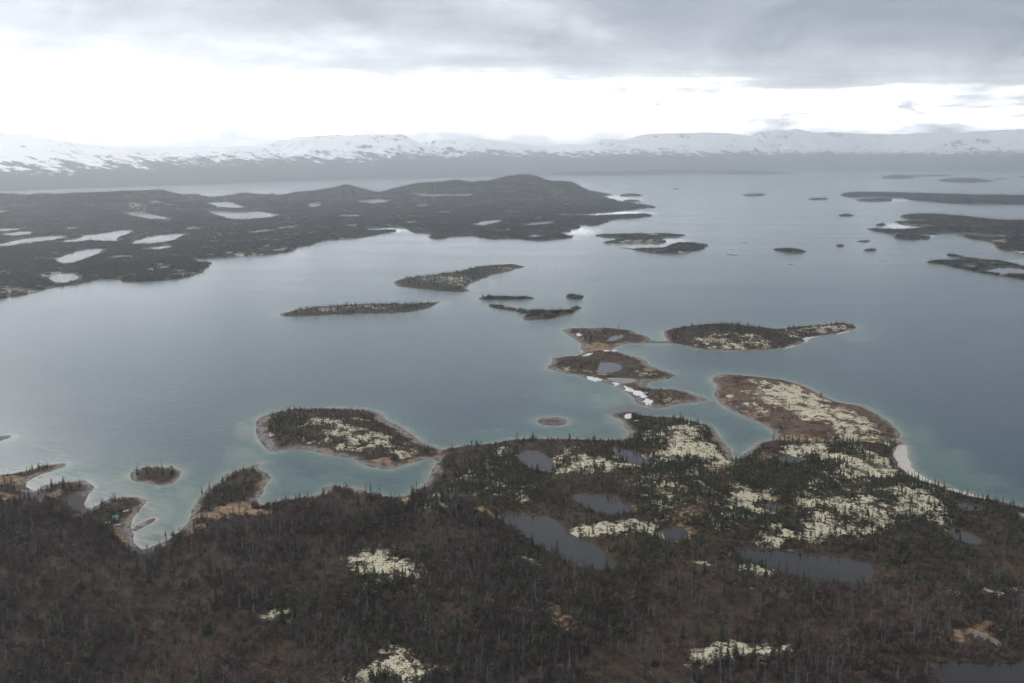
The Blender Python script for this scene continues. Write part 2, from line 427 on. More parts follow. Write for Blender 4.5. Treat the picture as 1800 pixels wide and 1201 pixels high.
FP = [
    [(215, 374), (240, 371), (255, 375), (288, 382), (293, 387), (265, 386), (245, 382), (225, 378)],
    [(358, 357), (390, 355), (410, 356), (413, 361), (445, 367), (400, 368), (375, 361)],
    [(358, 372), (380, 370), (450, 371), (465, 374), (495, 379), (460, 384), (440, 386), (425, 388), (400, 384), (375, 377)],
    [(539, 360), (552, 356), (564, 357), (561, 362), (548, 365)],
    [(623, 354), (655, 350), (675, 351), (692, 353), (660, 357), (645, 358)],
    [(716, 341), (735, 339.5), (760, 342), (800, 339.5), (830, 341), (820, 346), (790, 344), (750, 346)],
    [(728, 362), (745, 357), (758, 356), (754, 361), (740, 364)],
    [(594, 377), (637, 379), (620, 382), (603, 382)],
    [(826, 396), (850, 389), (884, 386), (870, 393), (845, 397)],
    [(918, 395), (940, 392), (967, 389), (970, 394), (940, 397)],
    [(233, 429), (250, 420), (287, 413), (334, 410), (302, 422), (270, 429), (245, 430)],
    [(97, 455), (125, 446), (162, 437), (186, 438), (152, 453), (122, 464), (108, 464)],
    [(89, 427), (140, 420), (150, 414), (175, 412), (210, 405), (235, 404), (214, 415), (203, 420), (208, 424), (175, 425), (160, 422), (120, 427)],
    [(-60, 433), (0, 430), (25, 424), (62, 417), (124, 415), (90, 422), (57, 427), (20, 432), (0, 435), (-60, 440)],
    [(3, 411), (52, 406), (57, 411), (37, 415), (15, 415)],
    [(-60, 405), (0, 403), (37, 401.5), (25, 406), (0, 408), (-60, 410)],
    [(244, 438), (296, 431), (297, 436), (262, 440)],
    [(83, 486), (107, 481), (134, 482), (132, 493), (105, 498)],
    [(108, 402), (130, 399), (131, 402), (115, 404)],
    [(443, 408), (475, 403), (476, 406), (450, 410)],
    [(490, 400), (511, 397), (512, 400), (496, 403)],
    [(258, 354.5), (270, 352.5), (281, 354.5), (270, 356)],
    [(285, 360), (298, 358), (307, 360), (296, 362.5)],
    [(-30, 372), (0, 371), (28, 370), (10, 373.5), (-30, 375)],
    [(882, 372.5), (900, 370.5), (917, 372), (898, 375)],
    [(915, 359), (945, 356.5), (950, 358.5), (925, 360.5)],
    [(1015, 357), (1027, 355.5), (1029, 357.5), (1018, 359)],
    [(762, 374), (780, 371.5), (796, 373), (780, 376)],
    [(930, 415), (945, 413), (953, 415), (940, 418)],
    [(850, 358), (862, 357), (868, 358.5), (858, 360)],
]
for i, p in enumerate(FP):
    PONDS.append(('pale pond among the dark trees of the far mainland', p, 2.0, 0))

# ------------------------------------------------------------------ fan grid of ground points
Ys = [300.0]
while Ys[-1] < 19500:
    y = Ys[-1]
    st = 0.0028 if y < 1300 else (0.0042 if y < 7000 else 0.0058)
    Ys.append(y * (1 + st))
if len(Ys) % 2 == 0:
    Ys.append(Ys[-1] * 1.0058)
Ys = np.array(Ys)
NC = 1001
TX = np.linspace(-0.72, 0.72, NC)
NR = len(Ys)
GX = (Ys[:, None] * TX[None, :])
GY = np.repeat(Ys[:, None], NC, axis=1)
cX, cY = GX[::2, ::2], GY[::2, ::2]


def up2(a):
    """bilinear x2 of the coarse grid"""
    out = np.empty((NR, NC), np.float32)
    out[::2, ::2] = a
    out[1::2, ::2] = 0.5 * (a[:-1] + a[1:])
    out[:, 1::2] = 0.5 * (out[:, :-1:2] + out[:, 2::2])
    return out


def wpoly(p, z=0.0, smooth=1):
    a = np.array(p, float)
    x, y = ground(a[:, 0], a[:, 1], z)
    q = np.stack([x, y], 1)
    for _ in range(smooth):
        q = chaikin(q)
    return q


DIST = GY
n1 = fbm(GX / 22, GY / 30, 3, 4)
n2 = fbm(GX / 90, GY / 140, 11, 4)
n3 = fbm(GX / 6, GY / 7, 23, 3)
jag = (n1 - 0.5) * 2 * np.clip(0.0045 * DIST, 3.2, 16) + (n3 - 0.5) * 2 * np.clip(0.0012 * DIST, 0.8, 3)
shore = np.full((NR, NC), -400.0, np.float32)
lid = np.zeros((NR, NC), np.int16)
for i, (nm, lb, p, k) in enumerate(LANDS):
    wp = wpoly(p)
    d = up2(sdf(wp, cX, cY, 400.0))
    ext = min(np.ptp(wp[:, 0]), np.ptp(wp[:, 1]))
    d = np.where(d > -399, d + jag * min(1.0, ext / 60.0), d)
    m = d > shore
    shore[m] = d[m]
    lid[m] = i
U, V = pixel(GX, GY, np.full(GX.shape, 3.0))
# far hills: skyline of the far mainland
ru = [-600, 0, 60, 140, 290, 325, 350, 368, 430, 455, 490, 530, 570, 610, 650, 668, 690, 740, 800, 830, 870, 895, 915, 935, 960, 1000, 1040, 1075]
rv = [341, 342, 344, 339, 336, 342, 344, 349, 340, 344, 346, 337, 334, 325, 336, 339, 332, 321, 318, 321, 316, 309, 307, 309, 318, 320, 333, 341]
bu = [-600, 0, 300, 365, 600, 900, 1040, 1100]
bv = [368, 367, 363, 361, 352, 347, 346, 346]
_, rY = ground(np.array(bu, float), np.array(bv, float))
ridge_y = np.interp(U, bu, rY)
top_v = np.interp(U, ru, rv)
rh = np.maximum(CAM_H - (top_v - VH) / FPX * ridge_y * 1.0 - 6.0, 0)
rnoise = 0.94 + 0.12 * (fbm(GX / 160, GY / 300, 41, 3))
rw = np.where(GY < ridge_y, 620.0, 420.0)
ridge = rh * np.exp(-((GY - ridge_y) / rw) ** 2) * rnoise
ridge *= (lid == 5)


def level_at(p, lev):
    """level of a pond lying on the far hills"""
    a = np.array(p, float).mean(0)
    z = lev
    for _ in range(40):
        x, y = ground(a[0], a[1], z)
        r = np.searchsorted(Ys, y)
        c = int(round((x / y - TX[0]) / (TX[1] - TX[0])))
        z = 0.75 * z + 0.25 * (lev + 0.97 * float(ridge[min(r, NR - 1), min(max(c, 0), NC - 1)]))
    return z


PONDS = [(lb, p, level_at(p, lev) if lb.startswith('pale pond') else lev, kd) for (lb, p, lev, kd) in PONDS]
pondd = np.full((NR, NC), -170.0, np.float32)
pid = np.zeros((NR, NC), np.int16)
for i, (lb, p, lev, kd) in enumerate(PONDS):
    d = sdf(wpoly(p, lev), cX, cY, 170.0)
    d = up2(d)
    d = np.where(d > -169, d + jag * (0.7 if not lb.startswith('pale') else 0.9) + (2.5 if lb.startswith('pale') else 0.0), d)
    m = d > pondd
    pondd[m] = d[m]
    pid[m] = i
plev = np.array([q[2] for q in PONDS])[pid]

hm = np.array([k['h'] for *_, k in LANDS])[lid]
Ls = np.array([k['L'] for *_, k in LANDS])[lid]
bw = np.array([k['b'] for *_, k in LANDS])[lid].astype(np.float32)
bw = (bw * (0.25 + 1.5 * fbm(GX / 60, GY / 80, 201, 3))).astype(np.float32)
bch = np.minimum.reduce([np.sqrt(((U - a_) / b_) ** 2 + ((V - c_) / d_) ** 2) for a_, b_, c_, d_ in ((1588, 26, 805, 30), (1625, 40, 838, 22), (1690, 50, 864, 14))])
bw = np.where((bch < 1.0), np.maximum(bw, 12.5 * (1 - 0.35 * sstep(U, 1600, 1760))), bw).astype(np.float32)
bare = np.array([k.get('bare', 0) for *_, k in LANDS])[lid]
U, V = pixel(GX, GY, np.full(GX.shape, 3.0))

ins = np.maximum(shore, 0)
h = 0.09 * np.minimum(ins, bw) + hm * (1 - np.exp(-np.maximum(ins - bw, 0) / Ls)) * (0.55 + 0.9 * n2)
h += (n1 - 0.5) * 1.6 * sstep(ins, 4, 25)
h = np.where(shore < 0, np.maximum(0.10 * shore, -2.5), h)


def ell(u, v, a, c, pw=1.0, soft=0.45):
    q = np.sqrt(((U - u) / a) ** 2 + ((V - v) / c) ** 2)
    return pw * (1 - sstep(q, 1 - soft, 1 + soft * 0.6))


is_far = lid == 5
h = np.where(is_far & (shore > 0), h + ridge * sstep(shore, 0, 180), h)
h = np.where(is_far & (shore > 0), h + 6 * sstep(n2, 0.5, 0.8) * sstep(-pondd, 10, 60) * sstep(shore, 30, 200), h)

# lichen fields
LICH = [(663, 1006, 74, 30, 1), (690, 1192, 95, 32, 1), (1312, 1152, 56, 28, 1), (1085, 930, 62, 16, 1), (1160, 885, 45, 22, .6),
        (1060, 818, 62, 16, .95), (860, 805, 40, 14, .6), (850, 835, 50, 16, .55), (900, 860, 50, 10, .45), (800, 880, 55, 10, .5), (985, 795, 30, 10, .6),
        (1300, 888, 40, 28, .95), (1420, 888, 36, 25, 1), (1462, 922, 36, 26, 1), (1555, 893, 70, 22, 1), (1620, 893, 30, 20, .9), (1500, 880, 45, 20, .6),
        (1500, 812, 75, 16, .85), (1560, 828, 45, 12, .9), (1410, 952, 65, 14, .85), (1430, 790, 45, 12, .8), (1450, 840, 50, 12, .6), (1310, 1000, 42, 9, .7),
        (1545, 918, 40, 12, .8), (1750, 1042, 70, 22, .6), (905, 1000, 30, 9, .8), (475, 1088, 28, 9, .8), (510, 1108, 16, 8, .7), (1640, 860, 60, 14, .4),
        (1790, 895, 30, 10, .7), (1270, 860, 40, 10, .5), (1180, 850, 60, 10, .4),
        (572, 747, 30, 9, .75), (605, 757, 30, 9, .85), (640, 768, 25, 8, .75), (655, 781, 28, 8, .75), (706, 797, 30, 13, .95), (688, 784, 14, 6, .6), (545, 767, 30, 5, .5), (620, 740, 30, 5, .3),
        (1215, 757, 50, 14, .95), (1205, 797, 75, 26, 1), (1190, 775, 50, 12, .7), (1150, 800, 30, 14, .6),
        (1375, 684, 42, 13, .95), (1400, 704, 45, 14, 1), (1430, 726, 55, 16, 1), (1455, 742, 62, 14, 1), (1495, 758, 45, 12, 1), (1350, 674, 30, 7, .7), (1540, 770, 28, 5, .8), (1500, 722, 20, 6, .4),
        (1290, 700, 25, 12, .3), (1320, 715, 40, 10, .25),
        (1305, 598, 34, 6, .6), (1235, 600, 26, 6, .55), (1345, 606, 40, 5, .6), (1470, 574, 36, 7, .8), (1388, 584, 22, 5, .8), (1440, 580, 30, 5, .6), (1270, 610, 60, 4, .8),
        (795, 494, 40, 6, .5), (745, 491, 10, 3, .6), (885, 473, 18, 3, .5), (640, 543, 50, 4, .4), (575, 545, 34, 3, .4),
        (1030, 646, 22, 6, .6), (1195, 697, 28, 5, .6), (1065, 579, 24, 3, .6), (1000, 592, 14, 4, .5), (1140, 655, 20, 5, .4),
        (500, 440, 60, 6, .5), (420, 447, 40, 4, .5), (60, 452, 24, 4, .6), (315, 478, 22, 5, .6), (230, 482, 24, 4, .5), (165, 485, 22, 4, .4), (10, 510, 16, 8, .6), (48, 513, 10, 5, .6), (380, 417, 10, 3, .6), (310, 427, 20, 4, .4),
        (60, 900, 8, 4, .7), (100, 864, 8, 3, .6), (1130, 425, 40, 2, .5)]
lich = np.zeros((NR, NC), np.float32)
U0, V0 = U, V
wsc = np.clip(CAM_H / (V - VH + 1) * 2, 0, 1)
wu_ = (fbm(GX / 26, GY / 34, 301, 4) - 0.5)
wv_ = (fbm(GX / 26, GY / 34, 331, 4) - 0.5)
pxm = FPX / np.sqrt(GY ** 2 + CAM_H ** 2)
U = U + wu_ * 60 * pxm
V = V + wv_ * 34 * pxm * np.sin(np.arctan2(CAM_H, GY)) * 2.2
knoll = np.zeros((NR, NC), np.float32)
for (u, v, a, c, p) in LICH:
    e = ell(u, v, a * 1.12, c * 1.12, p, 0.8)
    np.maximum(lich, e, out=lich)
    if a > 40 and v > 880:
        knoll += ell(u, v, a * 1.4, c * 1.5, p, 0.9)
U, V = U0, V0
lich = np.maximum(lich, 0.55 * sstep(fbm(GX / 60, GY / 110, 601, 4), 0.66, 0.76) * (DIST > 1350) * (DIST < 4200))
lich *= sstep(shore, bw * 0.8, bw * 1.5 + 3) * (bare == 0)
h = h + np.clip(knoll, 0, 1.3) * 2.0 * (lid == 0)
# ponds: flatten the ground round them
near = pondd > -169
pale = np.array([q[0].startswith('pale') for q in PONDS])[pid]
tgt = plev + np.where(pondd > 0, -0.06 * np.minimum(pondd, 12) - 0.02, -np.where(pale, 0.02, 0.12) * pondd)
h = np.where(near & (shore > 0), np.minimum(h, np.maximum(tgt, plev - 0.8)), h)
h = np.where((pondd > -14) & (pondd <= 0) & (shore > 0), np.maximum(h, plev + 0.04 - 0.02 * pondd), h)
h = h.astype(np.float32)

# tan grass and marsh, white sand, brown heath
GRASS = [(1050, 606, 40, 9, 1), (1100, 685, 28, 6, 1), (1150, 712, 30, 7, .9), (1470, 772, 100, 7, 1), (1390, 768, 30, 8, .9), (1265, 815, 34, 12, .7), (1222, 900, 26, 22, .5), (1215, 925, 8, 16, .8),
         (1340, 795, 30, 12, .5), (430, 893, 60, 10, 1), (385, 908, 40, 8, 1), (335, 930, 30, 10, .9), (290, 950, 24, 8, .9), (210, 925, 24, 10, .9), (225, 945, 16, 16, .8),
         (40, 868, 70, 12, .8), (30, 845, 40, 8, .9), (125, 905, 28, 8, 1), (125, 862, 14, 10, .7), (690, 812, 40, 6, 1), (768, 815, 7, 22, 1), (720, 870, 8, 14, .9), (1105, 760, 10, 10, 1),
         (865, 905, 25, 5, .8), (1290, 966, 14, 5, .9), (1540, 1000, 8, 10, .5), (1350, 878, 18, 8, .8), (1720, 1118, 45, 18, .8), (1790, 905, 14, 12, .7), (990, 1085, 22, 40, .55), (800, 1080, 50, 18, .3),
         (745, 1050, 30, 10, .35), (900, 1060, 20, 14, .35), (1530, 1040, 60, 10, .25), (1330, 1030, 30, 8, .4), (270, 1025, 40, 12, .3), (310, 1060, 30, 12, .3), (1185, 690, 50, 6, .4), (1300, 725, 40, 6, .5),
         (1150, 645, 16, 6, .8), (1000, 1090, 16, 24, .5), (60, 1150, 60, 14, .25), (450, 1185, 40, 10, .3), (620, 812, 40, 5, .5), (1650, 1160, 30, 8, .4), (1255, 662, 10, 8, .9)]
gras = np.zeros((NR, NC), np.float32)
U, V = U + wu_ * 40 * pxm, V + wv_ * 20 * pxm * np.sin(np.arctan2(CAM_H, GY)) * 2
for (u, v, a, c, p) in GRASS:
    np.maximum(gras, ell(u, v, a, c, p), out=gras)
U, V = U0, V0
gras = np.maximum(gras, 0.5 * sstep(pondd, -5.0, -1.0) * (pondd < 0) * (DIST < 1500) * sstep(n1, 0.5, 0.62))
sand = np.maximum.reduce([1 - sstep(bch, 0.7, 1.2), ell(1440, 594, 40, 7, .9), ell(1490, 583, 22, 6, .9),
                          ell(774, 533, 10, 6, .5), ell(1395, 608, 20, 6, .6)]) * (1 - sstep(shore + (n1 - .5) * 8, bw * 0.65, bw * 0.9))
sand = sand * (shore > -1)
mudf = np.maximum.reduce([ell(60, 868, 30, 9, 1), ell(40, 850, 22, 6, .7), ell(135, 878, 18, 18, 1), ell(150, 893, 14, 8, 1), ell(1090, 716, 40, 10, .8), ell(1185, 660, 16, 6, 1), ell(1246, 703, 14, 5, .7),
                          ell(250, 890, 14, 10, .7), ell(250, 960, 24, 12, .7), ell(268, 940, 26, 8, .9), ell(320, 930, 20, 10, .8), ell(1110, 672, 24, 4, .4), ell(970, 742, 40, 11, .55)])
# treeless heath (the peninsula with the big lichen field)
heath = ((lid == 2) * 0.9 + (lid == 3) * 0.35).astype(np.float32)
zu = [-400, 0, 230, 350, 480, 600, 740, 860, 1000, 1100, 1300, 1540, 1800, 2200]
zv = [860, 868, 940, 920, 880, 850, 868, 902, 985, 1012, 1030, 1042, 1030, 1040]
birch = sstep(V - np.interp(U, zu, zv) + (n2 - 0.5) * 80, -25, 25) * (lid == 0)

# ------------------------------------------------------------------ mesh helpers
def tag(o, label=None, cat=None, group=None, kind=None):
    if label:
        o['label'] = label
    if cat:
        o['category'] = cat
    if group:
        o['group'] = group
    if kind:
        o['kind'] = kind
    return o


def mesh_np(name, verts, quads=None, tris=None, attrs=None, smooth=True, mat=None):
    me = bpy.data.meshes.new(name)
    nq = 0 if quads is None else len(quads)
    ntr = 0 if tris is None else len(tris)
    me.vertices.add(len(verts))
    me.vertices.foreach_set('co', np.ascontiguousarray(verts, np.float32).ravel())
    idx = []
    st = []
    if nq:
        idx.append(np.asarray(quads, np.int32).ravel())
        st.append(np.arange(nq, dtype=np.int32) * 4)
    if ntr:
        idx.append(np.asarray(tris, np.int32).ravel())
        st.append(nq * 4 + np.arange(ntr, dtype=np.int32) * 3)
    if idx:
        idx = np.concatenate(idx)
        st = np.concatenate(st)
        me.loops.add(len(idx))
        me.loops.foreach_set('vertex_index', idx)
        me.polygons.add(len(st))
        me.polygons.foreach_set('loop_start', st)
        me.polygons.foreach_set('use_smooth', np.full(len(st), smooth))
    for k, a in (attrs or {}).items():
        t = 'INT' if np.asarray(a).dtype.kind == 'i' else 'FLOAT'
        at = me.attributes.new(k, t, 'POINT')
        at.data.foreach_set('value', np.ascontiguousarray(a, np.int32 if t == 'INT' else np.float32))
    if mat:
        me.materials.append(mat)
    me.update(calc_edges=True)
    return me


def add(name, me, parent=None):
    o = bpy.data.objects.new(name, me)
    COL.objects.link(o)
    if parent:
        o.parent = parent
    return o


def material(name):
    m = bpy.data.materials.new(name)
    m.use_nodes = True
    m.node_tree.nodes.clear()
    return m, NB(m.node_tree)


def principled(bb, color, rough=0.9, normal=None, spec=0.3, ior=1.45):
    p = bb.n('ShaderNodeBsdfPrincipled')
    bb.put(p.inputs['Base Color'], color)
    bb.put(p.inputs['Roughness'], rough)
    p.inputs['Specular IOR Level'].default_value = spec
    p.inputs['IOR'].default_value = ior
    if normal is not None:
        bb.put(p.inputs['Normal'], normal)
    o = bb.n('ShaderNodeOutputMaterial')
    bb.t.links.new(p.outputs[0], o.inputs['Surface'])
    return p


def bump(bb, height, strength, dist):
    nd = bb.n('ShaderNodeBump')
    nd.inputs['Strength'].default_value = strength
    nd.inputs['Distance'].default_value = dist
    bb.put(nd.inputs['Height'], height)
    return nd.outputs[0]


def pos(bb):
    return bb.n('ShaderNodeNewGeometry').outputs['Position']


def simple(name, col, rough=0.8, spec=0.2, var=0.25, scale=0.8):
    m, bb = material(name)
    n = bb.noise(pos(bb), scale, 4)
    c0 = tuple(x * (1 - var) for x in col)
    c1 = tuple(min(1, x * (1 + var)) for x in col)
    principled(bb, bb.mix(n, c0, c1), rough, spec=spec)
    return m


# ------------------------------------------------------------------ materials of the setting
def ground_material():
    m, bb = material('ground')
    p = pos(bb)
    sh, bwid, li, gr, sa, mu, he, bi = (bb.attr(k) for k in ('shore', 'beach', 'lichen', 'grass', 'sand', 'mud', 'heath', 'birch'))
    nA = bb.noise(p, 0.06, 5, 0.6)
    nB = bb.noise(p, 0.28, 5, 0.65)
    nL = bb.noise(bb.vscale(p, (1, 0.7, 1)), 0.11, 4, 0.6)
    nC = bb.noise(p, 0.9, 3, 0.6)
    heathc = bb.mix(bb.ss(nA, 0.35, 0.65), (0.019, 0.012, 0.010), (0.057, 0.036, 0.024))
    heathc = bb.mix(bb.ss(nB, 0.42, 0.66), heathc, (0.034, 0.020, 0.018))
    heath2 = bb.mix(bb.ss(nB, 0.35, 0.65), (0.073, 0.045, 0.034), (0.129, 0.090, 0.065))
    col = bb.mix(bb.math('MULTIPLY', he, bb.ss(nA, 0.3, 0.6)), heathc, heath2)
    mossy = bb.mix(bb.ss(nC, 0.35, 0.7), (0.030, 0.034, 0.018), (0.060, 0.056, 0.030))
    col = bb.mix(bb.math('MULTIPLY', bb.ss(nB, 0.45, 0.6), bb.math('SUBTRACT', 0.55, bb.math('MULTIPLY', he, 0.5))), col, mossy)
    wd = bb.attr('woods')
    col = bb.mix(bb.math('MULTIPLY', wd, 0.85), col, bb.mix(bb.ss(nA, 0.35, 0.65), (0.024, 0.026, 0.021), (0.042, 0.040, 0.032)))
    # tan sedge
    gcol = bb.mix(bb.ss(nB, 0.35, 0.68), (0.112, 0.073, 0.045), (0.258, 0.185, 0.107))
    gth = bb.math('ADD', gr, bb.math('MULTIPLY_ADD', nB, 2.2, -1.1))
    col = bb.mix(bb.ss(gth, 0.35, 0.95), col, gcol)
    # lichen, broken by dark plants
    lth = bb.math('ADD', li, bb.math('MULTIPLY_ADD', nB, 3.0, -1.5))
    lth = bb.math('ADD', lth, bb.math('MULTIPLY_ADD', nC, 1.9, -0.95))
    lth = bb.math('ADD', lth, bb.math('MULTIPLY_ADD', nL, 4.2, -2.1))
    lcol = bb.mix(bb.ss(nC, 0.3, 0.7), (0.232, 0.215, 0.138), (0.550, 0.512, 0.387))
    lcol = bb.mix(bb.math('MULTIPLY', bb.ss(nA, 0.45, 0.65), 0.5), lcol, (0.30, 0.28, 0.20))
    col = bb.mix(bb.math('MULTIPLY', bb.ss(lth, 0.42, 0.92), bb.ss(li, 0.02, 0.2)), col, lcol)
    # beach: wet dark edge, gravel, then a strip of tan sedge
    t = bb.math('DIVIDE', bb.math('ADD', sh, bb.math('MULTIPLY_ADD', nB, 6.0, -3.0)), bwid)
    t = bb.math('ADD', t, bb.math('MULTIPLY_ADD', nL, 3.0, -1.4))
    grav = bb.mix(bb.ss(nB, 0.35, 0.65), (0.080, 0.076, 0.074), (0.20, 0.19, 0.18))
    strip = bb.mix(bb.ss(nA, 0.48, 0.62), (0.070, 0.056, 0.048), (0.22, 0.155, 0.10))
    bc = bb.mix(bb.ss(t, 0.55, 0.95), grav, strip)
    bc = bb.mix(bb.ss(t, 0.30, 0.10), bc, (0.075, 0.068, 0.064))
    col = bb.mix(bb.ss(t, 1.25, 0.9), col, bc)
    scol = bb.mix(bb.ss(nC, 0.3, 0.7), (0.327, 0.305, 0.275), (0.447, 0.426, 0.391))
    col = bb.mix(bb.ss(sa, 0.35, 0.6), col, scol)
    col = bb.mix(bb.ss(mu, 0.35, 0.75), col, bb.mix(nB, (0.035, 0.033, 0.038), (0.075, 0.066, 0.064)))
    principled(bb, col, 0.95, bump(bb, bb.math('ADD', nB, bb.math('MULTIPLY', nC, 0.5)), 0.6, 0.8), spec=0.15)
    return m


def water_material():
    m, bb = material('lake_water')
    p = pos(bb)
    sh = bb.attr('shallow')
    mu = bb.attr('mud')
    calm = bb.attr('calm')
    rip = bb.attr('ripple')
    nA = bb.noise(p, 0.012, 5, 0.6)
    nB = bb.noise(p, 0.06, 5, 0.6)
    s = bb.math('ADD', sh, bb.math('MULTIPLY', bb.math('MULTIPLY_ADD', nB, 0.5, -0.25), bb.ss(sh, 0.02, 0.3)))
    deep = bb.mix(bb.ss(nA, 0.3, 0.7), (0.014, 0.036, 0.052), (0.019, 0.045, 0.058))
    c = bb.mix(bb.ss(s, 0.06, 0.42), deep, (0.041, 0.084, 0.076))
    c = bb.mix(bb.ss(s, 0.42, 0.75), c, (0.090, 0.120, 0.096))
    c = bb.mix(bb.ss(s, 0.72, 0.98), c, (0.20, 0.185, 0.155))
    c = bb.mix(bb.ss(bb.math('ADD', mu, bb.math('MULTIPLY_ADD', nB, 2.4, -1.3)), 0.25, 0.85), c, (0.060, 0.058, 0.058))
    # wind waves and calmer streaks
    rot = bb.n('ShaderNodeVectorRotate')
    rot.inputs['Angle'].default_value = R(28)
    bb.put(rot.inputs['Vector'], p)
    w1 = bb.noise(bb.vscale(rot.outputs[0], (0.07, 0.22, 0.2)), 1.0, 3, 0.55, 0.3)
    w2 = bb.noise(bb.vscale(rot.outputs[0], (0.35, 0.9, 0.5)), 1.0, 2, 0.5)
    hgt = bb.math('ADD', bb.math('MULTIPLY', w1, 1.0), bb.math('MULTIPLY', w2, 0.35))
    st = bb.noise(bb.vscale(p, (0.0022, 0.007, 1)), 1.0, 4, 0.6, 0.4)
    nd = bb.n('ShaderNodeBump')
    nd.inputs['Distance'].default_value = 1.0
    bb.put(nd.inputs['Strength'], bb.math('MULTIPLY', bb.math('MULTIPLY', bb.ss(st, 0.3, 0.7, 0.20, 0.32), rip), bb.math('MULTIPLY_ADD', calm, -0.7, 1.0)))
    bb.put(nd.inputs['Height'], hgt)
    rough = bb.math('MULTIPLY', bb.ss(st, 0.25, 0.75, 0.185, 0.215), bb.math('MULTIPLY_ADD', calm, -0.8, 1.0))
    principled(bb, c, rough, nd.outputs[0], spec=0.5, ior=1.333)
    return m


def pond_material(name, c0, bs=0.03, ro=0.03):
    m, bb = material(name)
    p = pos(bb)
    n = bb.noise(p, 0.15, 4)
    w = bb.noise(p, 0.7, 2)
    principled(bb, bb.mix(n, tuple(x * .8 for x in c0), tuple(x * 1.2 for x in c0)), ro, bump(bb, w, bs, 0.5), spec=0.5, ior=1.333)
    return m


M_GROUND = ground_material()
M_LAKE = water_material()
M_POND = pond_material('pond_water', (0.012, 0.010, 0.008))
M_FARPOND = pond_material('far_pond_water', (0.012, 0.013, 0.015), 0.12, 0.24)
M_BOG = pond_material('bog_water', (0.13, 0.115, 0.09))

# ------------------------------------------------------------------ the lake
wi = np.arange(0, NR, 2)
wj = np.arange(0, NC, 2)
ws = shore[np.ix_(wi, wj)]
wu, wv = U[np.ix_(wi, wj)], V[np.ix_(wi, wj)]
wx, wy = GX[np.ix_(wi, wj)], GY[np.ix_(wi, wj)]


def well(u, v, a, c, pw=1.0):
    q = np.sqrt(((wu - u) / a) ** 2 + ((wv - v) / c) ** 2)
    return pw * (1 - sstep(q, 0.25, 1.15))


shal = 0.95 * np.exp(-np.maximum(-ws, 0) / np.interp(wv, [420, 600, 800, 1000], [16, 12, 11, 10]))
shal = np.maximum(shal, 0.42 * np.exp(-np.maximum(-ws, 0) / 38.0))
for e in [(1000, 605, 45, 30, .55), (960, 620, 70, 45, .3), (1010, 690, 110, 40, .34), (1000, 745, 110, 28, .42), (970, 740, 42, 14, .62), (1070, 700, 70, 30, .62), (1085, 735, 40, 14, .8),
          (300, 870, 200, 70, .52), (200, 850, 110, 40, .62), (280, 890, 60, 40, .72), (150, 840, 70, 24, .66), (330, 860, 50, 26, .64), (260, 930, 60, 30, .75), (90, 840, 60, 22, .8), (430, 800, 60, 40, .62), (450, 870, 60, 25, .6), (520, 845, 70, 28, .45), (590, 835, 70, 22, .4),
          (640, 850, 90, 26, .3), (430, 750, 30, 30, .7), (1610, 780, 60, 60, .46), (1660, 810, 90, 50, .42), (1700, 840, 110, 30, .40), (1600, 800, 22, 30, .7), (1620, 835, 30, 14, .7), (1510, 590, 40, 14, .5), (1560, 740, 60, 40, .3),
          (1100, 615, 60, 14, .5), (1160, 660, 60, 24, .42), (1200, 725, 80, 12, .3), (1280, 740, 60, 40, .25), (1220, 680, 70, 24, .32), (700, 745, 60, 30, .35), (860, 760, 120, 24, .32), (1150, 592, 40, 12, .6), (185, 717, 60, 10, .25), (930, 590, 60, 24, .3)]:
    np.maximum(shal, well(*e), out=shal)
wm = np.maximum.reduce([well(1100, 716, 56, 16, 1), well(60, 865, 34, 12, .9), well(150, 888, 16, 14, .9), well(272, 938, 30, 10, 1), well(250, 890, 22, 12, .7), well(1190, 660, 22, 8, 1), well(1246, 704, 16, 6, .8), well(300, 853, 20, 6, .7), well(250, 872, 26, 6, .6), well(325, 925, 22, 12, .7)])
calm = np.maximum.reduce([well(842, 496, 34, 14, 1), well(776, 532, 22, 7, .9), well(1075, 374, 90, 5, 1), well(690, 402, 60, 7, .6), well(1180, 423, 40, 7, 1), well(1100, 418, 50, 9, .8), well(1150, 432, 60, 5, .9),
                          well(1015, 405, 50, 12, .5), well(1760, 466, 60, 10, .8), well(1600, 397, 60, 9, .8), well(1630, 411, 30, 6, 1), well(1560, 351, 60, 4, .7), well(1450, 576, 30, 6, .4), well(1800, 460, 40, 10, .6), well(1080, 350, 60, 8, .7)])
vid = np.arange(len(wi) * len(wj)).reshape(len(wi), len(wj))
keep = np.minimum.reduce([ws[:-1, :-1], ws[1:, :-1], ws[:-1, 1:], ws[1:, 1:]]) < 14
q = np.stack([vid[:-1, :-1][keep], vid[:-1, 1:][keep], vid[1:, 1:][keep], vid[1:, :-1][keep]], 1)
lv = np.stack([wx.ravel(), wy.ravel(), np.zeros(wx.size)], 1)
extra = np.array([[TX[0] * Ys[-1], Ys[-1], 0], [TX[-1] * Ys[-1], Ys[-1], 0], [30000, 30500, 0], [-30000, 30500, 0],
                  [TX[0] * Ys[0], Ys[0], 0], [-30000, 300, 0], [TX[-1] * Ys[0], Ys[0], 0], [30000, 300, 0]])
nb0 = len(lv)
lv = np.concatenate([lv, extra])
q = np.concatenate([q, [[nb0, nb0 + 1, nb0 + 2, nb0 + 3], [nb0 + 5, nb0 + 4, nb0, nb0 + 3], [nb0 + 6, nb0 + 7, nb0 + 2, nb0 + 1]]])
z8 = np.zeros(8)
used = np.zeros(len(lv), bool)
used[q.ravel()] = True
remap = np.cumsum(used) - 1
att = {'shallow': np.concatenate([shal.ravel(), z8])[used], 'mud': np.concatenate([wm.ravel(), z8])[used], 'calm': np.concatenate([calm.ravel(), z8])[used], 'ripple': np.concatenate([(1 - 0.93 * sstep(wy, 700, 1700)).ravel(), z8])[used]}
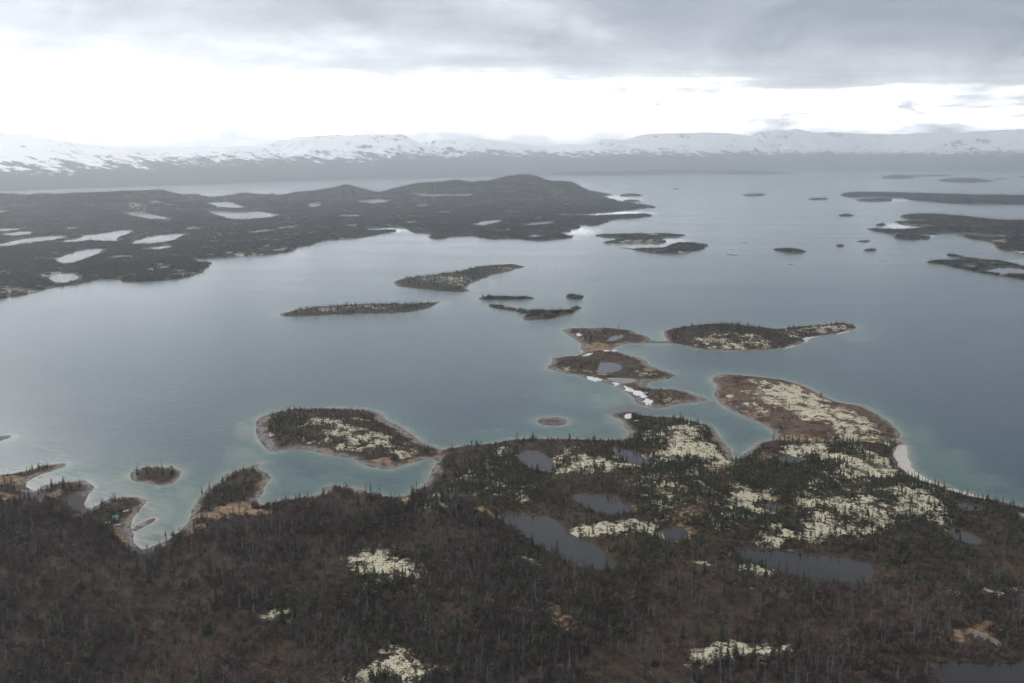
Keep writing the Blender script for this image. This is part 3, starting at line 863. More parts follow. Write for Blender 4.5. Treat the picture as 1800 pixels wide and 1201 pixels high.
lake = add('lake', mesh_np('lake', lv[used], remap[q], attrs=att, mat=M_LAKE))
tag(lake, 'broad grey blue lake with wind ripples and pale green shallows', 'lake', kind='structure')

# ------------------------------------------------------------------ lands
gvid = np.arange(NR * NC).reshape(NR, NC)
hmax4 = np.maximum.reduce([h[:-1, :-1], h[1:, :-1], h[:-1, 1:], h[1:, 1:]])
cell_ok = hmax4 > -0.6
cell_lid = lid[:-1, :-1]
woods = ((DIST > 1350) & ~np.isin(lid, [0, 1, 2, 3, 4])).astype(np.float32)
flat = {'woods': woods, 'shore': shore, 'beach': bw, 'lichen': lich, 'grass': gras, 'sand': sand, 'mud': mudf, 'heath': heath, 'birch': birch}
GXf, GYf, hf = GX.ravel(), GY.ravel(), h.ravel()
CATS = {'mainland': 'mainland', 'far_mainland': 'mainland', 'peninsula': 'peninsula', 'island': 'island', 'islet': 'islet', 'headland': 'headland', 'sandbar': 'sandbar'}
for i, (nm, lb, p, k) in enumerate(LANDS):
    sel = cell_ok & (cell_lid == i)
    if not sel.any():
        print('no cells for', nm, lb)
        continue
    q = np.stack([gvid[:-1, :-1][sel], gvid[:-1, 1:][sel], gvid[1:, 1:][sel], gvid[1:, :-1][sel]], 1)
    vi, inv = np.unique(q, return_inverse=True)
    inv = inv.reshape(q.shape)
    me = mesh_np(nm, np.stack([GXf[vi], GYf[vi], hf[vi]], 1), inv, attrs={a: x.ravel()[vi] for a, x in flat.items()}, mat=M_GROUND)
    tag(add(nm, me), lb, CATS[nm], kind='structure')
for i, (lb, p, lev, kd) in enumerate(PONDS):
    cs = (pid[:-1, :-1] == i) & (np.maximum.reduce([pondd[:-1, :-1], pondd[1:, :-1], pondd[:-1, 1:], pondd[1:, 1:]]) > -0.5) & (shore[:-1, :-1] > 0)
    if not cs.any():
        print('no pond', lb)
        continue
    q = np.stack([gvid[:-1, :-1][cs], gvid[:-1, 1:][cs], gvid[1:, 1:][cs], gvid[1:, :-1][cs]], 1)
    vi, inv = np.unique(q, return_inverse=True)
    inv = inv.reshape(q.shape)
    me = mesh_np('pond', np.stack([GXf[vi], GYf[vi], np.full(len(vi), lev)], 1), inv, mat=M_BOG if kd else (M_FARPOND if lb.startswith('pale pond') else M_POND))
    tag(add('pond', me), lb, 'pond', kind='structure', group='ponds of the far mainland' if lb.startswith('pale pond') else None)

# ------------------------------------------------------------------ snowy mountains beyond the lake
def mountains():
    nc, nr = 900, 190
    uu = np.linspace(-260, 2060, nc)
    tx = (uu - 900) / FPX / (CP + (600.5 - 290) / FPX * SP)
    vsh = np.interp(uu, [-260, 0, 200, 400, 600, 900, 1050, 1400, 1550, 1800, 2060], [345, 336, 329, 322.5, 316, 309.5, 307.5, 301.5, 300, 302.5, 306])
    vt = np.interp(uu, [-260, 0, 80, 150, 240, 300, 380, 420, 500, 560, 640, 700, 740, 800, 830, 900, 960, 1000, 1060, 1150, 1240, 1300, 1340, 1400, 1440, 1520, 1600, 1700, 1780, 2060],
                   [240, 238, 243, 257, 262, 261, 258, 247, 246, 243, 240, 238, 247, 249, 245, 254, 261, 255, 247, 239, 237, 240, 235, 231, 235, 240, 238, 236, 232, 236])
    vsn = np.interp(uu, [-260, 0, 150, 300, 420, 640, 800, 1000, 1300, 1800, 2060], [302, 299, 292, 286, 283, 278, 273, 272, 271, 271, 271])
    _, y0 = ground(uu, vsh)
    w = np.linspace(-0.02, 1, nr)[:, None]
    D = np.clip(y0 * 0.42, 3500, 7000)
    Y = y0[None] + w * D[None]
    X = Y * tx[None]
    yc = y0 + 0.62 * D
    hc = CAM_H + (VH - vt) / FPX * yc
    prof = np.where(w < 0.62, np.clip(w / 0.62, 0, 1) ** 0.95, 1 - 0.5 * ((w - 0.62) / 0.38) ** 1.5)
    s = 1.0 / 1500.0
    rn = 0
    amp = 1.0
    for o in range(7):
        f = s * 2 ** o
        rn = rn + amp * (1 - np.abs(2 * fbm(X * f + 5 * o, Y * f * 0.8, 60 + o, 2) - 1))
        amp *= 0.56
    rn = np.minimum((rn / 2.22 - 0.72) * 2.6, 0.10)
    H = hc[None] * prof * (1 + 0.42 * rn * sstep(w, 0.03, 0.35))
    H = np.where(w < 0, -20, H)
    hs = CAM_H + (VH - vsn)[None] / FPX * Y          # height of the snow line as seen
    sn = (H - hs) / 130.0
    vid = np.arange(nr * nc).reshape(nr, nc)
    q = np.stack([vid[:-1, :-1].ravel(), vid[:-1, 1:].ravel(), vid[1:, 1:].ravel(), vid[1:, :-1].ravel()], 1)
    m, bb = material('mountain')
    p = pos(bb)
    a = bb.attr('snowline')
    nA = bb.noise(p, 0.0035, 7, 0.65)
    nB = bb.noise(p, 0.009, 7, 0.68)
    nz = bb.n('ShaderNodeNewGeometry')
    sp = bb.n('ShaderNodeSeparateXYZ')
    bb.put(sp.inputs[0], nz.outputs['Normal'])
    steep = bb.ss(sp.outputs[2], 0.93, 0.70)
    th = bb.math('ADD', bb.math('MINIMUM', a, 1.0), bb.math('MULTIPLY_ADD', nA, 3.2, -1.6))
    th = bb.math('ADD', th, bb.math('MULTIPLY_ADD', nB, 4.2, -2.1))
    th = bb.math('SUBTRACT', th, bb.math('MULTIPLY', steep, 1.1))
    rock = bb.mix(bb.ss(nB, 0.3, 0.7), (0.05, 0.052, 0.058), (0.11, 0.105, 0.10))
    forest = bb.mix(nB, (0.04, 0.045, 0.045), (0.065, 0.065, 0.06))
    col = bb.mix(bb.ss(a, -0.6, 0.4), forest, rock)
    col = bb.mix(bb.ss(th, 0.0, 0.5), col, (0.90, 0.905, 0.92))
    principled(bb, col, 0.9, spec=0.1)
    me = mesh_np('mountains', np.stack([X.ravel(), Y.ravel(), H.ravel()], 1), q, attrs={'snowline': sn.ravel()}, mat=m)
    tag(add('mountains', me), 'long range of snowy mountains with bare dark feet along the far shore', 'mountains', kind='structure')


mountains()

# ------------------------------------------------------------------ sampling the ground
LOGY = np.log(Ys)


def hz(x, y):
    x = np.atleast_1d(np.asarray(x, float))
    y = np.atleast_1d(np.asarray(y, float))
    r = np.interp(np.log(np.clip(y, Ys[0], Ys[-1])), LOGY, np.arange(NR))
    c = (x / y - TX[0]) / (TX[1] - TX[0])
    r = np.clip(r, 0, NR - 1.001)
    c = np.clip(c, 0, NC - 1.001)
    i = r.astype(int)
    j = c.astype(int)
    a, e = r - i, c - j
    return (h[i, j] * (1 - e) + h[i, j + 1] * e) * (1 - a) + (h[i + 1, j] * (1 - e) + h[i + 1, j + 1] * e) * a


def on_ground(u, v):
    z = 2.0
    for _ in range(4):
        x, y = ground(u, v, z)
        z = float(hz(x, y)[0])
    return float(x), float(y), z


# ------------------------------------------------------------------ plants: prototypes
def foliage_material(name, c_dark, c_light, rough=0.9):
    m, bb = material(name)
    t = bb.attr('tint', 'INSTANCER')
    n = bb.noise(pos(bb), 1.3, 3)
    k = bb.math('ADD', bb.math('MULTIPLY', t, 0.75), bb.math('MULTIPLY_ADD', n, 0.7, -0.22), clamp=True)
    principled(bb, bb.mix(k, c_dark, c_light), rough, spec=0.1)
    return m


M_NEEDLE = foliage_material('spruce_needles', (0.021, 0.029, 0.017), (0.060, 0.069, 0.041))
M_FAR = foliage_material('far_needles', (0.015, 0.017, 0.014), (0.080, 0.078, 0.060))
M_BARK = simple('bark', (0.075, 0.062, 0.055), var=0.3)
M_SNAG = foliage_material('dead_wood', (0.090, 0.083, 0.080), (0.249, 0.237, 0.232))
M_TWIG = foliage_material('bare_twigs', (0.034, 0.022, 0.020), (0.206, 0.153, 0.138))
M_DWARF = foliage_material('dwarf_scrub', (0.026, 0.027, 0.017), (0.075, 0.066, 0.040))


class Tri:
    def __init__(self):
        self.v = []
        self.f = []

    def tri(self, a, c, d):
        n = len(self.v)
        self.v += [a, c, d]
        self.f.append((n, n + 1, n + 2))

    def mesh(self, name, mat):
        return mesh_np(name, np.array(self.v, float), tris=np.array(self.f), smooth=False, mat=mat)


def cone_trunk(T, r0, r1, hh, n=6, bend=0.0, x0=0, y0=0):
    for i in range(n):
        a, c = 2 * math.pi * i / n, 2 * math.pi * (i + 1) / n
        p0 = (x0 + r0 * math.cos(a), y0 + r0 * math.sin(a), -0.3)
        p1 = (x0 + r0 * math.cos(c), y0 + r0 * math.sin(c), -0.3)
        q0 = (x0 + bend + r1 * math.cos(a), y0 + r1 * math.sin(a), hh)
        q1 = (x0 + bend + r1 * math.cos(c), y0 + r1 * math.sin(c), hh)
        T.tri(p0, p1, q1)
        T.tri(p0, q1, q0)


def spruce_crown(T, r, hh, rad, x0=0, y0=0, levels=15, per=6, z0=0.5):
    for i in range(levels):
        t = i / (levels - 1)
        z = z0 + (hh - z0) * t
        rr = rad * ((1 - t) ** 0.75) * r.uniform(0.7, 1.15) + 0.06
        if t < 0.12:
            rr *= 0.75
        for k in range(max(3, int(per * (1 - 0.4 * t)))):
            if r.random() < 0.1:
                continue
            a = r.uniform(0, 2 * math.pi)
            rk = rr * r.uniform(0.65, 1.2)
            w = 0.34 * rk + 0.10
            dz = -0.42 * rk - 0.05
            ca, sa = math.cos(a), math.sin(a)
            root = (x0 + 0.02 * ca, y0 + 0.02 * sa, z + 0.30)
            tip = (x0 + rk * ca, y0 + rk * sa, z + dz)
            m1 = (x0 + 0.55 * rk * ca - w * sa, y0 + 0.55 * rk * sa + w * ca, z + 0.35 * dz)
            m2 = (x0 + 0.55 * rk * ca + w * sa, y0 + 0.55 * rk * sa - w * ca, z + 0.35 * dz)
            T.tri(root, m1, tip)
            T.tri(root, tip, m2)
    T.tri((x0 - 0.09, y0, hh - 0.5), (x0 + 0.09, y0, hh - 0.5), (x0, y0, hh + 0.45))
    T.tri((x0, y0 - 0.09, hh - 0.5), (x0, y0 + 0.09, hh - 0.5), (x0, y0, hh + 0.45))


def snag_twigs(T, r, hh, rad):
    T.tri((0.05, 0, 0.4), (-0.05, 0, 0.4), (0, 0, hh))
    for i in range(110):        # short broken twigs all the way up
        t = r.random() ** 1.3
        z = 0.6 + (hh - 0.7) * t
        a = r.uniform(0, 2 * math.pi)
        L = rad * (1 - 0.75 * t) * r.uniform(0.35, 1.1)
        ca, sa = math.cos(a), math.sin(a)
        dz = -0.3 * L * r.uniform(-0.2, 1.3)
        w = 0.07 + 0.07 * r.random()
        T.tri((0, 0, z + w), (0, 0, z - w), (L * ca, L * sa, z + dz))
        T.tri((0.3 * L * ca, 0.3 * L * sa, z), (0.6 * L * ca - 0.2 * L * sa, 0.6 * L * sa + 0.2 * L * ca, z + dz), (0.45 * L * ca, 0.45 * L * sa, z - 0.10))


def bush(T, r, rad, hh, n):
    for _ in range(n):
        a = r.uniform(0, 2 * math.pi)
        el = math.asin(r.uniform(0.05, 1))
        k = r.uniform(0.55, 1.05)
        x, y, z = rad * k * math.cos(el) * math.cos(a), rad * k * math.cos(el) * math.sin(a), hh * k * math.sin(el) + 0.1
        L = r.uniform(0.25, 0.6) * rad * 0.55
        # a spray of twigs pointing out and up
        ux, uy, uz = math.cos(el) * math.cos(a) + r.uniform(-.5, .5), math.cos(el) * math.sin(a) + r.uniform(-.5, .5), math.sin(el) * 0.8 + 0.35 + r.uniform(-.3, .3)
        wx_, wy_ = r.uniform(-1, 1) * L * 0.42, r.uniform(-1, 1) * L * 0.42
        T.tri((x - ux * L * .6, y - uy * L * .6, max(0, z - uz * L * .6)), (x + ux * L + wx_, y + uy * L + wy_, z + uz * L), (x + ux * L * .6 - wx_, y + uy * L * .6 - wy_, z + uz * L * .8))
    for _ in range(5):
        a = r.uniform(0, 2 * math.pi)
        x, y = rad * .6 * math.cos(a), rad * .6 * math.sin(a)
        T.tri((0.06, 0, -.2), (-0.06, 0, -.2), (x, y, hh * .85))


rr_ = random.Random(5)
CROWNS, TRUNKS, SNAG_T, SNAG_B = [], [], [], []
SPR_H = 7.0
for k in range(5):
    T = Tri()
    spruce_crown(T, rr_, SPR_H, [1.25, 1.5, 1.75, 1.05, 2.0][k], levels=[15, 15, 14, 16, 13][k])
    CROWNS.append(T.mesh('crown', M_NEEDLE))
    T = Tri()
    cone_trunk(T, 0.11, 0.03, SPR_H * 0.9)
    TRUNKS.append(T.mesh('trunk', M_BARK))
for k in range(4):
    T = Tri()
    snag_twigs(T, rr_, SPR_H, [1.0, 1.25, 0.8, 1.5][k])
    SNAG_B.append(T.mesh('branches', M_SNAG))
    T = Tri()
    cone_trunk(T, 0.12, 0.03, SPR_H)
    SNAG_T.append(T.mesh('trunk', M_SNAG))


def proto_collection(name, meshes):
    c = bpy.data.collections.new(name)
    for i, me in enumerate(meshes):
        o = bpy.data.objects.new('%s_%02d' % (name, i), me)
        c.objects.link(o)
    return c


def joined(T_list, name, mats):
    pass


full = []
for k in range(5):
    r = random.Random(50 + k)
    T = Tri()
    spruce_crown(T, r, SPR_H, [1.25, 1.5, 1.75, 1.05, 2.0][k], levels=13, per=5)
    full.append(T.mesh('spruce_instance', M_NEEDLE))
C_SPR = proto_collection('spruces_source', full)
full = []
for k in range(4):
    r = random.Random(80 + k)
    T = Tri()
    snag_twigs(T, r, SPR_H, [1.0, 1.25, 0.8, 1.5][k])
    cone_trunk(T, 0.12, 0.03, SPR_H, n=4)
    full.append(T.mesh('snag_instance', M_SNAG))
C_SNAG = proto_collection('snags_source', full)
full = []
for k in range(5):
    r = random.Random(110 + k)
    T = Tri()
    bush(T, r, 1.5, 1.9, 95)
    full.append(T.mesh('bush_instance', M_TWIG))
C_BUSH = proto_collection('bushes_source', full)
full = []
for k in range(4):
    r = random.Random(140 + k)
    T = Tri()
    bush(T, r, 1.1, 0.8, 60)
    full.append(T.mesh('dwarf_instance', M_DWARF))
C_DWARF = proto_collection('dwarf_source', full)
full = []
for k in range(5):
    r = random.Random(170 + k)
    T = Tri()
    for _ in range(7):
        spruce_crown(T, r, r.choice((3.5, 5, 6, 7, 9, 12)) * r.uniform(.85, 1.1), r.uniform(1.1, 1.9), r.uniform(-5, 5), r.uniform(-5, 5), levels=5, per=4)
    for _ in range(16):
        x, y, s = r.uniform(-6, 6), r.uniform(-6, 6), r.uniform(1, 2.2)
        T.tri((x - s, y, 0), (x + s, y + r.uniform(-1, 1), 0.2), (x, y + r.uniform(-1, 1), s * 1.4))
        T.tri((x, y - s, 0), (x + r.uniform(-1, 1), y + s, 0.2), (x, y, s * 1.3))
    full.append(T.mesh('clump_instance', M_FAR))
C_CLUMP = proto_collection('clumps_source', full)


def scatter_nodes():
    ng = bpy.data.node_groups.new('scatter', 'GeometryNodeTree')
    ng.interface.new_socket('Geometry', in_out='INPUT', socket_type='NodeSocketGeometry')
    ng.interface.new_socket('Source', in_out='INPUT', socket_type='NodeSocketCollection')
    ng.interface.new_socket('Geometry', in_out='OUTPUT', socket_type='NodeSocketGeometry')
    N = ng.nodes.new
    gi, go = N('NodeGroupInput'), N('NodeGroupOutput')
    iop = N('GeometryNodeInstanceOnPoints')
    ci = N('GeometryNodeCollectionInfo')
    ci.inputs['Separate Children'].default_value = True
    ci.inputs['Reset Children'].default_value = True
    L = ng.links.new
    L(gi.outputs[0], iop.inputs['Points'])
    L(gi.outputs[1], ci.inputs['Collection'])
    L(ci.outputs[0], iop.inputs['Instance'])
    iop.inputs['Pick Instance'].default_value = True

    def na(name, t):
        n = N('GeometryNodeInputNamedAttribute')
        n.data_type = t
        n.inputs[0].default_value = name
        return [o for o in n.outputs if o.enabled and o.name == 'Attribute'][0]
    L(na('idx', 'INT'), iop.inputs['Instance Index'])
    cr = N('ShaderNodeCombineXYZ')
    L(na('rotz', 'FLOAT'), cr.inputs[2])
    L(na('tilt', 'FLOAT'), cr.inputs[0])
    L(cr.outputs[0], iop.inputs['Rotation'])
    cs = N('ShaderNodeCombineXYZ')
    sx, sz = na('sxy', 'FLOAT'), na('sz', 'FLOAT')
    L(sx, cs.inputs[0])
    L(sx, cs.inputs[1])
    L(sz, cs.inputs[2])
    L(cs.outputs[0], iop.inputs['Scale'])
    L(iop.outputs[0], go.inputs[0])
    return ng


NG = scatter_nodes()


def scatter(name, coll, pts, nkind, label, cat=None):
    """pts: dict x,y,z,sxy,sz,tint"""
    n = len(pts['x'])
    me = mesh_np(name, np.stack([pts['x'], pts['y'], pts['z']], 1), attrs={
        'idx': rng.integers(0, nkind, n).astype(np.int32), 'rotz': rng.uniform(0, 6.283, n), 'tilt': rng.normal(0, 0.05, n),
        'sxy': pts['sxy'], 'sz': pts['sz'], 'tint': pts['tint']})
    o = add(name, me)
    md = o.modifiers.new('scatter', 'NODES')
    md.node_group = NG
    ident = [it.identifier for it in NG.interface.items_tree if it.name == 'Source'][0]
    md[ident] = coll
    tag(o, label, cat, kind='stuff')
    print(name, n)
    return o


cell_area = (np.diff(Ys)[:, None] * (TX[1] - TX[0]) * Ys[:-1, None]) * np.ones((1, NC - 1))


def sample(density):
    """random points, density per square metre given on the grid"""
    lam = density[:-1, :-1] * cell_area
    n = rng.poisson(np.clip(lam, 0, 60))
    i, j = np.nonzero(n)
    rep = n[i, j]
    i = np.repeat(i, rep)
    j = np.repeat(j, rep)
    a, e = rng.random(len(i)), rng.random(len(i))
    y = Ys[i] + a * (Ys[i + 1] - Ys[i])
    x = y * (TX[j] + e * (TX[1] - TX[0]))
    return x, y, hz(x, y), i, j


land = (shore > bw + 1.5) & (pondd < -1.5) & (bare == 0)
frame = ((U > -160) & (U < 1960) & (V < 1290))
big_n = fbm(GX / 45, GY / 55, 77, 4)
big_n2 = fbm(GX / 28, GY / 34, 91, 3)
nolich = 1 - sstep(lich, 0.35, 0.75)
nogras = 1 - sstep(gras, 0.3, 0.6) * 0.9
nosand = 1 - sstep(np.maximum(sand, mudf), 0.2, 0.5)
base = land * frame * nogras * nosand
nearz = DIST < 1450
ring = sstep(lich, 0.02, 0.18) * (1 - sstep(lich, 0.4, 0.75))
small = np.isin(lid, [6, 7, 8, 9, 10])

# green spruces
D = np.zeros((NR, NC))
D += (lid == 0) * (1 - birch) * (0.012 + 0.062 * sstep(big_n, 0.42, 0.58) + 0.06 * ring) * (0.30 + 0.70 * nolich)
D += (lid == 0) * birch * (0.006 + 0.034 * sstep(big_n, 0.48, 0.64) + 0.06 * ring) * nolich
D += (lid == 1) * (0.008 + 0.035 * sstep(big_n2, 0.45, 0.6) + 0.02 * ring) * (0.15 + 0.85 * nolich)
D += (lid == 2) * 0.0006
D += (lid == 3) * 0.0012 * sstep(big_n2, 0.5, 0.6)
D += (lid == 4) * (0.006 + 0.030 * sstep(big_n2, 0.4, 0.6)) * nolich * (0.3 + 0.7 * sstep(GY, 1150, 1190))
D += (lid == 23) * 0.004 + small * (0.02 + 0.02 * sstep(big_n2, 0.45, 0.6)) * (0.2 + 0.8 * nolich)
D *= base * (DIST < 2000)
x, y, z, gi_, gj_ = sample(D)
hh = rng.gamma(9, 0.6, len(x)).clip(1.8, 10.5) * np.where(birch[gi_, gj_] > 0.5, 1.15, np.where(lid[gi_, gj_] == 0, 0.80, 0.78))
LIVE = dict(x=x, y=y, z=z, hh=hh, i=gi_, j=gj_)
# grey dead spruces
D = (lid == 0) * birch * (0.005 + 0.034 * sstep(big_n2, 0.46, 0.62)) * nolich + (lid == 0) * (1 - birch) * 0.0012 * nolich + (lid == 1) * 0.001 + (lid == 4) * 0.002
D = D * base * (DIST < 1400)
x, y, z, gi_, gj_ = sample(D)
hh = rng.gamma(10, 0.60, len(x)).clip(2.2, 10)
DEAD = dict(x=x, y=y, z=z, hh=hh, i=gi_, j=gj_)

# hand placed trees that stand out in the photo (foot pixel, height in pixels)
HAND = []
ISL4 = 'on the small round islet'
for (u, v, hp, lb) in [
    (242, 836, 21, 'slim spruce at the open end of the small round islet'), (258, 834, 20, 'short spruce second along the small round islet'),
    (286, 835, 27, 'tallest spruce on the small round islet'), (302, 834, 20, 'spruce nearest the rounded tip of the small round islet'),
    (57, 826, 12, 'shorter of two spruces on the narrow gravel spit'), (67, 826, 14, 'taller of two spruces on the narrow gravel spit'),
    (20, 848, 14, 'spruce at the base of the narrow gravel spit'), (8, 850, 14, 'spruce near the picture edge at the base of the gravel spit'),
    (92, 860, 22, 'tall spruce on the bushy point below the gravel spit'), (111, 859, 23, 'tallest spruce on the bushy point below the gravel spit'),
    (141, 856, 17, 'spruce at the tip of the bushy point below the gravel spit'), (73, 866, 16, 'spruce at the landward end of the bushy point'), (68, 869, 14, 'small spruce at the very root of the bushy point'),
    (180, 888, 14, 'spruce on the cabin point at its shore side'), (194, 881, 12, 'small spruce on the crest of the cabin point'), (202, 880, 14, 'taller spruce on the crest of the cabin point'), (216, 879, 12, 'spruce nearest the tip of the cabin point'),
    (291, 943, 13, 'lone spruce on the muddy shore below the cabin'), (355, 868, 15, 'spruce on the shore of the wooded headland by the tan marsh'), (368, 858, 14, 'spruce on the far shore of the wooded headland'),
    (409, 838, 16, 'tall spruce on the rounded end of the wooded headland'), (434, 834, 14, 'spruce beside the gravel tail of the wooded headland'), (391, 846, 12, 'small spruce in the notch of the wooded headland'),
    (1038, 604, 22, 'large dark spruce on the upper lobe of the crooked peninsula'), (1029, 596, 12, 'small spruce beside the large one on the crooked peninsula'), (1088, 581, 12, 'spruce among bushes at the top of the crooked peninsula'),
    (1044, 772, 12, 'lone spruce on the gravel shore of the bay'), (829, 782, 12, 'lone spruce on the shore where the bay narrows'), (846, 780, 11, 'second lone spruce on the shore where the bay narrows'),
    (1360, 772, 14, 'lone spruce at the inner corner of the lagoon'), (1379, 776, 14, 'spruce beside the tan marsh at the lagoon corner'),
    (1196, 738, 16, 'tall spruce at the top of the lichen covered point'), (1185, 737, 10, 'small spruce beside the tall one on the lichen covered point'),
    (1313, 664, 7, 'tiny spruce on the bare shore of the treeless peninsula'), (1343, 668, 6, 'second tiny spruce on the bare shore of the treeless peninsula'),
    (502, 879, 12, 'lone spruce on the lagoon shore'), (527, 875, 12, 'shore spruce facing the oval peninsula'), (541, 872, 11, 'small shore spruce near the gravel nub')]:
    X_, Y_, Z_ = on_ground(u, v)
    HAND.append((X_, Y_, Z_, hp * math.hypot(Y_, CAM_H) / FPX / 1.03, lb))


MARKS = [(663, 1006, 'the round lichen knoll'), (690, 1185, 'the bottom lichen outcrop'), (1312, 1152, 'the small low lichen knoll'),
         (1085, 930, 'the bent pond lichen field'), (985, 955, 'the long bent pond'), (1060, 885, 'the oval pond'), (945, 812, 'the squarish pond'),
         (1110, 803, 'the narrow slanting pond'), (1420, 995, 'the broad ragged pond'), (1188, 938, 'the little marsh pond'), (1358, 890, 'the tiny round pond'),
         (1700, 890, 'the upper bright pond'), (1698, 943, 'the lower bright pond'), (1740, 1190, 'the corner pond'), (1728, 1125, 'the brown boggy pond'),
         (490, 1095, 'the twin lichen scraps'), (905, 1000, 'the lone lichen scrap'), (990, 1085, 'the tan sedge strip'), (205, 912, 'the teal roofed cabin'),
         (390, 905, 'the long tan marsh'), (745, 860, 'the lagoon corner'), (1750, 1042, 'the outermost lichen field'), (1440, 905, 'the forked lichen field'),
         (1575, 895, 'the longest mainland lichen field'), (1600, 815, 'the white sand beach'), (20, 1185, 'the bottom left corner'), (1792, 1000, 'the right picture edge'), (620, 770, 'the oval peninsula lichen')]


def place_desc(u, v):
    k = min(range(len(MARKS)), key=lambda q: (MARKS[q][0] - u) ** 2 + ((MARKS[q][1] - v) * 1.6) ** 2)
    mu, mv, nm = MARKS[k]
    du, dv = u - mu, v - mv
    if 'picture edge' in nm or 'corner' in nm and 'bottom' in nm:
        rel = 'near'
    elif abs(du) < 25 and abs(dv) < 14:
        rel = 'right beside'
    elif abs(dv) * 1.6 > abs(du):
        rel = 'below' if dv > 0 else 'above'
    else:
        rel = 'right of' if du > 0 else 'left of'
    return rel, nm, math.hypot(du, dv * 1.6)


def plant(kind, x, y, z, hh, tint, lab, group, v):
    if kind == 'spruce_tree':
        tm, cm, cn = TRUNKS[v % 5], CROWNS[v % 5], 'crown'
    else:
        tm, cm, cn = SNAG_T[v % 4], SNAG_B[v % 4], 'branches'
    e = bpy.data.objects.new(kind, None)
    e.empty_display_size = 0.5
    COL.objects.link(e)
    e.location = (x, y, z)
    e.rotation_euler = (random.gauss(0, 0.03), random.gauss(0, 0.03), random.uniform(0, 6.28))
    s = hh / SPR_H
    wd = s * random.uniform(0.85, 1.15)
    e.scale = (wd, wd, s)
    t = bpy.data.objects.new('trunk', tm)
    c = bpy.data.objects.new(cn, cm)
    for o in (t, c):
        COL.objects.link(o)
        o.parent = e
        o['tint'] = float(tint)
    tag(e, lab, 'tree' if kind == 'spruce_tree' else 'dead tree', group)
    return e


for (x, y, z, hh, lb) in HAND:
    plant('spruce_tree', x, y, z, hh, 0.15, lb, 'spruces standing out along the shores', random.randrange(5))


def individuals(P, kind, count, word):
    n = len(P['x'])
    d = np.sqrt(P['x'] ** 2 + P['y'] ** 2 + CAM_H ** 2)
    u, v = pixel(P['x'], P['y'], P['z'] + 0.5 * P['hh'])
    vis = (u > 4) & (u < 1796) & (v > 0) & (v < 1196)
    size = np.where(vis, P['hh'] / d, -1)
    order = np.argsort(-size)[:count]
    tint = rng.beta(1.6, 2.2, n)
    recs = []
    uf, vf = pixel(P['x'], P['y'], P['z'])
    for q in order:
        sz = 'tall' if P['hh'][q] > 7.6 else ('middling' if P['hh'][q] > 6.0 else 'short')
        tn = ('dark green' if tint[q] < 0.4 else 'olive green') if kind == 'spruce_tree' else ('dull grey' if tint[q] < 0.4 else 'silvery grey')
        rel, nm, dd = place_desc(uf[q], vf[q])
        recs.append(('%s %s %s' % (sz, tn, word), rel, nm, dd, int(q)))
    from collections import defaultdict
    cls = defaultdict(list)
    for r in recs:
        cls[r[:3]].append(r)
    ORD = ['nearest', 'second nearest', 'third nearest', 'fourth nearest', 'fifth nearest', 'sixth nearest', 'seventh nearest', 'eighth nearest', 'ninth nearest', 'tenth nearest', 'eleventh nearest', 'twelfth nearest', 'thirteenth nearest', 'fourteenth nearest', 'fifteenth nearest', 'sixteenth nearest']
    for (head, rel, nm), lst in cls.items():
        lst.sort(key=lambda r: (r[3], r[4]))
        for k, r in enumerate(lst):
            q = r[4]
            if len(lst) == 1:
                lab = '%s %s %s' % (head, rel, nm)
            elif k < 16:
                lab = '%s %s %s, %s it' % (head, rel, nm, ORD[k])
            else:
                lab = '%s %s %s, farther off' % (head, rel, nm)
            plant(kind, P['x'][q], P['y'][q], P['z'][q], P['hh'][q], tint[q], lab, '%ss standing %s %s' % (word, rel, nm), q)
    rest = np.ones(n, bool)
    rest[order] = False
    return rest, tint


rest, tint = individuals(LIVE, 'spruce_tree', 300 - len(HAND), 'spruce')
s = LIVE['hh'] / SPR_H
scatter('spruce_forest', C_SPR, dict(x=LIVE['x'][rest], y=LIVE['y'][rest], z=LIVE['z'][rest], sxy=(s * rng.uniform(.85, 1.2, len(s)))[rest], sz=s[rest], tint=tint[rest]), 5,
        'green spruces standing close together over the mainland and near islands', 'forest')
rest, tint = individuals(DEAD, 'dead_spruce', 300, 'dead spruce')
s = DEAD['hh'] / SPR_H
scatter('dead_forest', C_SNAG, dict(x=DEAD['x'][rest], y=DEAD['y'][rest], z=DEAD['z'][rest], sxy=s[rest], sz=s[rest], tint=tint[rest]), 4,
        'grey dead spruces scattered through the brown scrub', 'dead forest')

# leafless bushes
D = (lid == 0) * birch * (0.07 + 0.24 * sstep(big_n, 0.34, 0.56)) * nolich
D += (lid == 0) * (1 - birch) * (0.03 + 0.07 * sstep(big_n2, 0.48, 0.62)) * nolich
D += (lid == 1) * (0.035 + 0.06 * sstep(big_n, 0.4, 0.6)) * nolich
D += (lid == 2) * 0.035 * sstep(big_n2, 0.5, 0.62) * nolich + (lid == 3) * (0.02 + 0.06 * sstep(big_n2, 0.4, 0.58)) * nolich
D += (lid == 4) * 0.05 * nolich + (lid == 23) * 0.06 + small * 0.04 * nolich
D *= base * (DIST < 1500)
x, y, z, gi_, gj_ = sample(D)
s = rng.gamma(8, 0.085, len(x)).clip(0.3, 1.6) * np.where(birch[gi_, gj_] > .5, 1.2, 0.75)
tn = np.clip(0.05 + 1.5 * (fbm(x / 34, y / 44, 131, 4) - 0.27) + rng.normal(0, 0.30, len(x)), 0, 1)
scatter('leafless_scrub', C_BUSH, dict(x=x, y=y, z=z, sxy=s, sz=s * rng.uniform(.7, 1.7, len(x)), tint=tn), 5, 'dense leafless purple brown bushes covering the foreground', 'scrub')
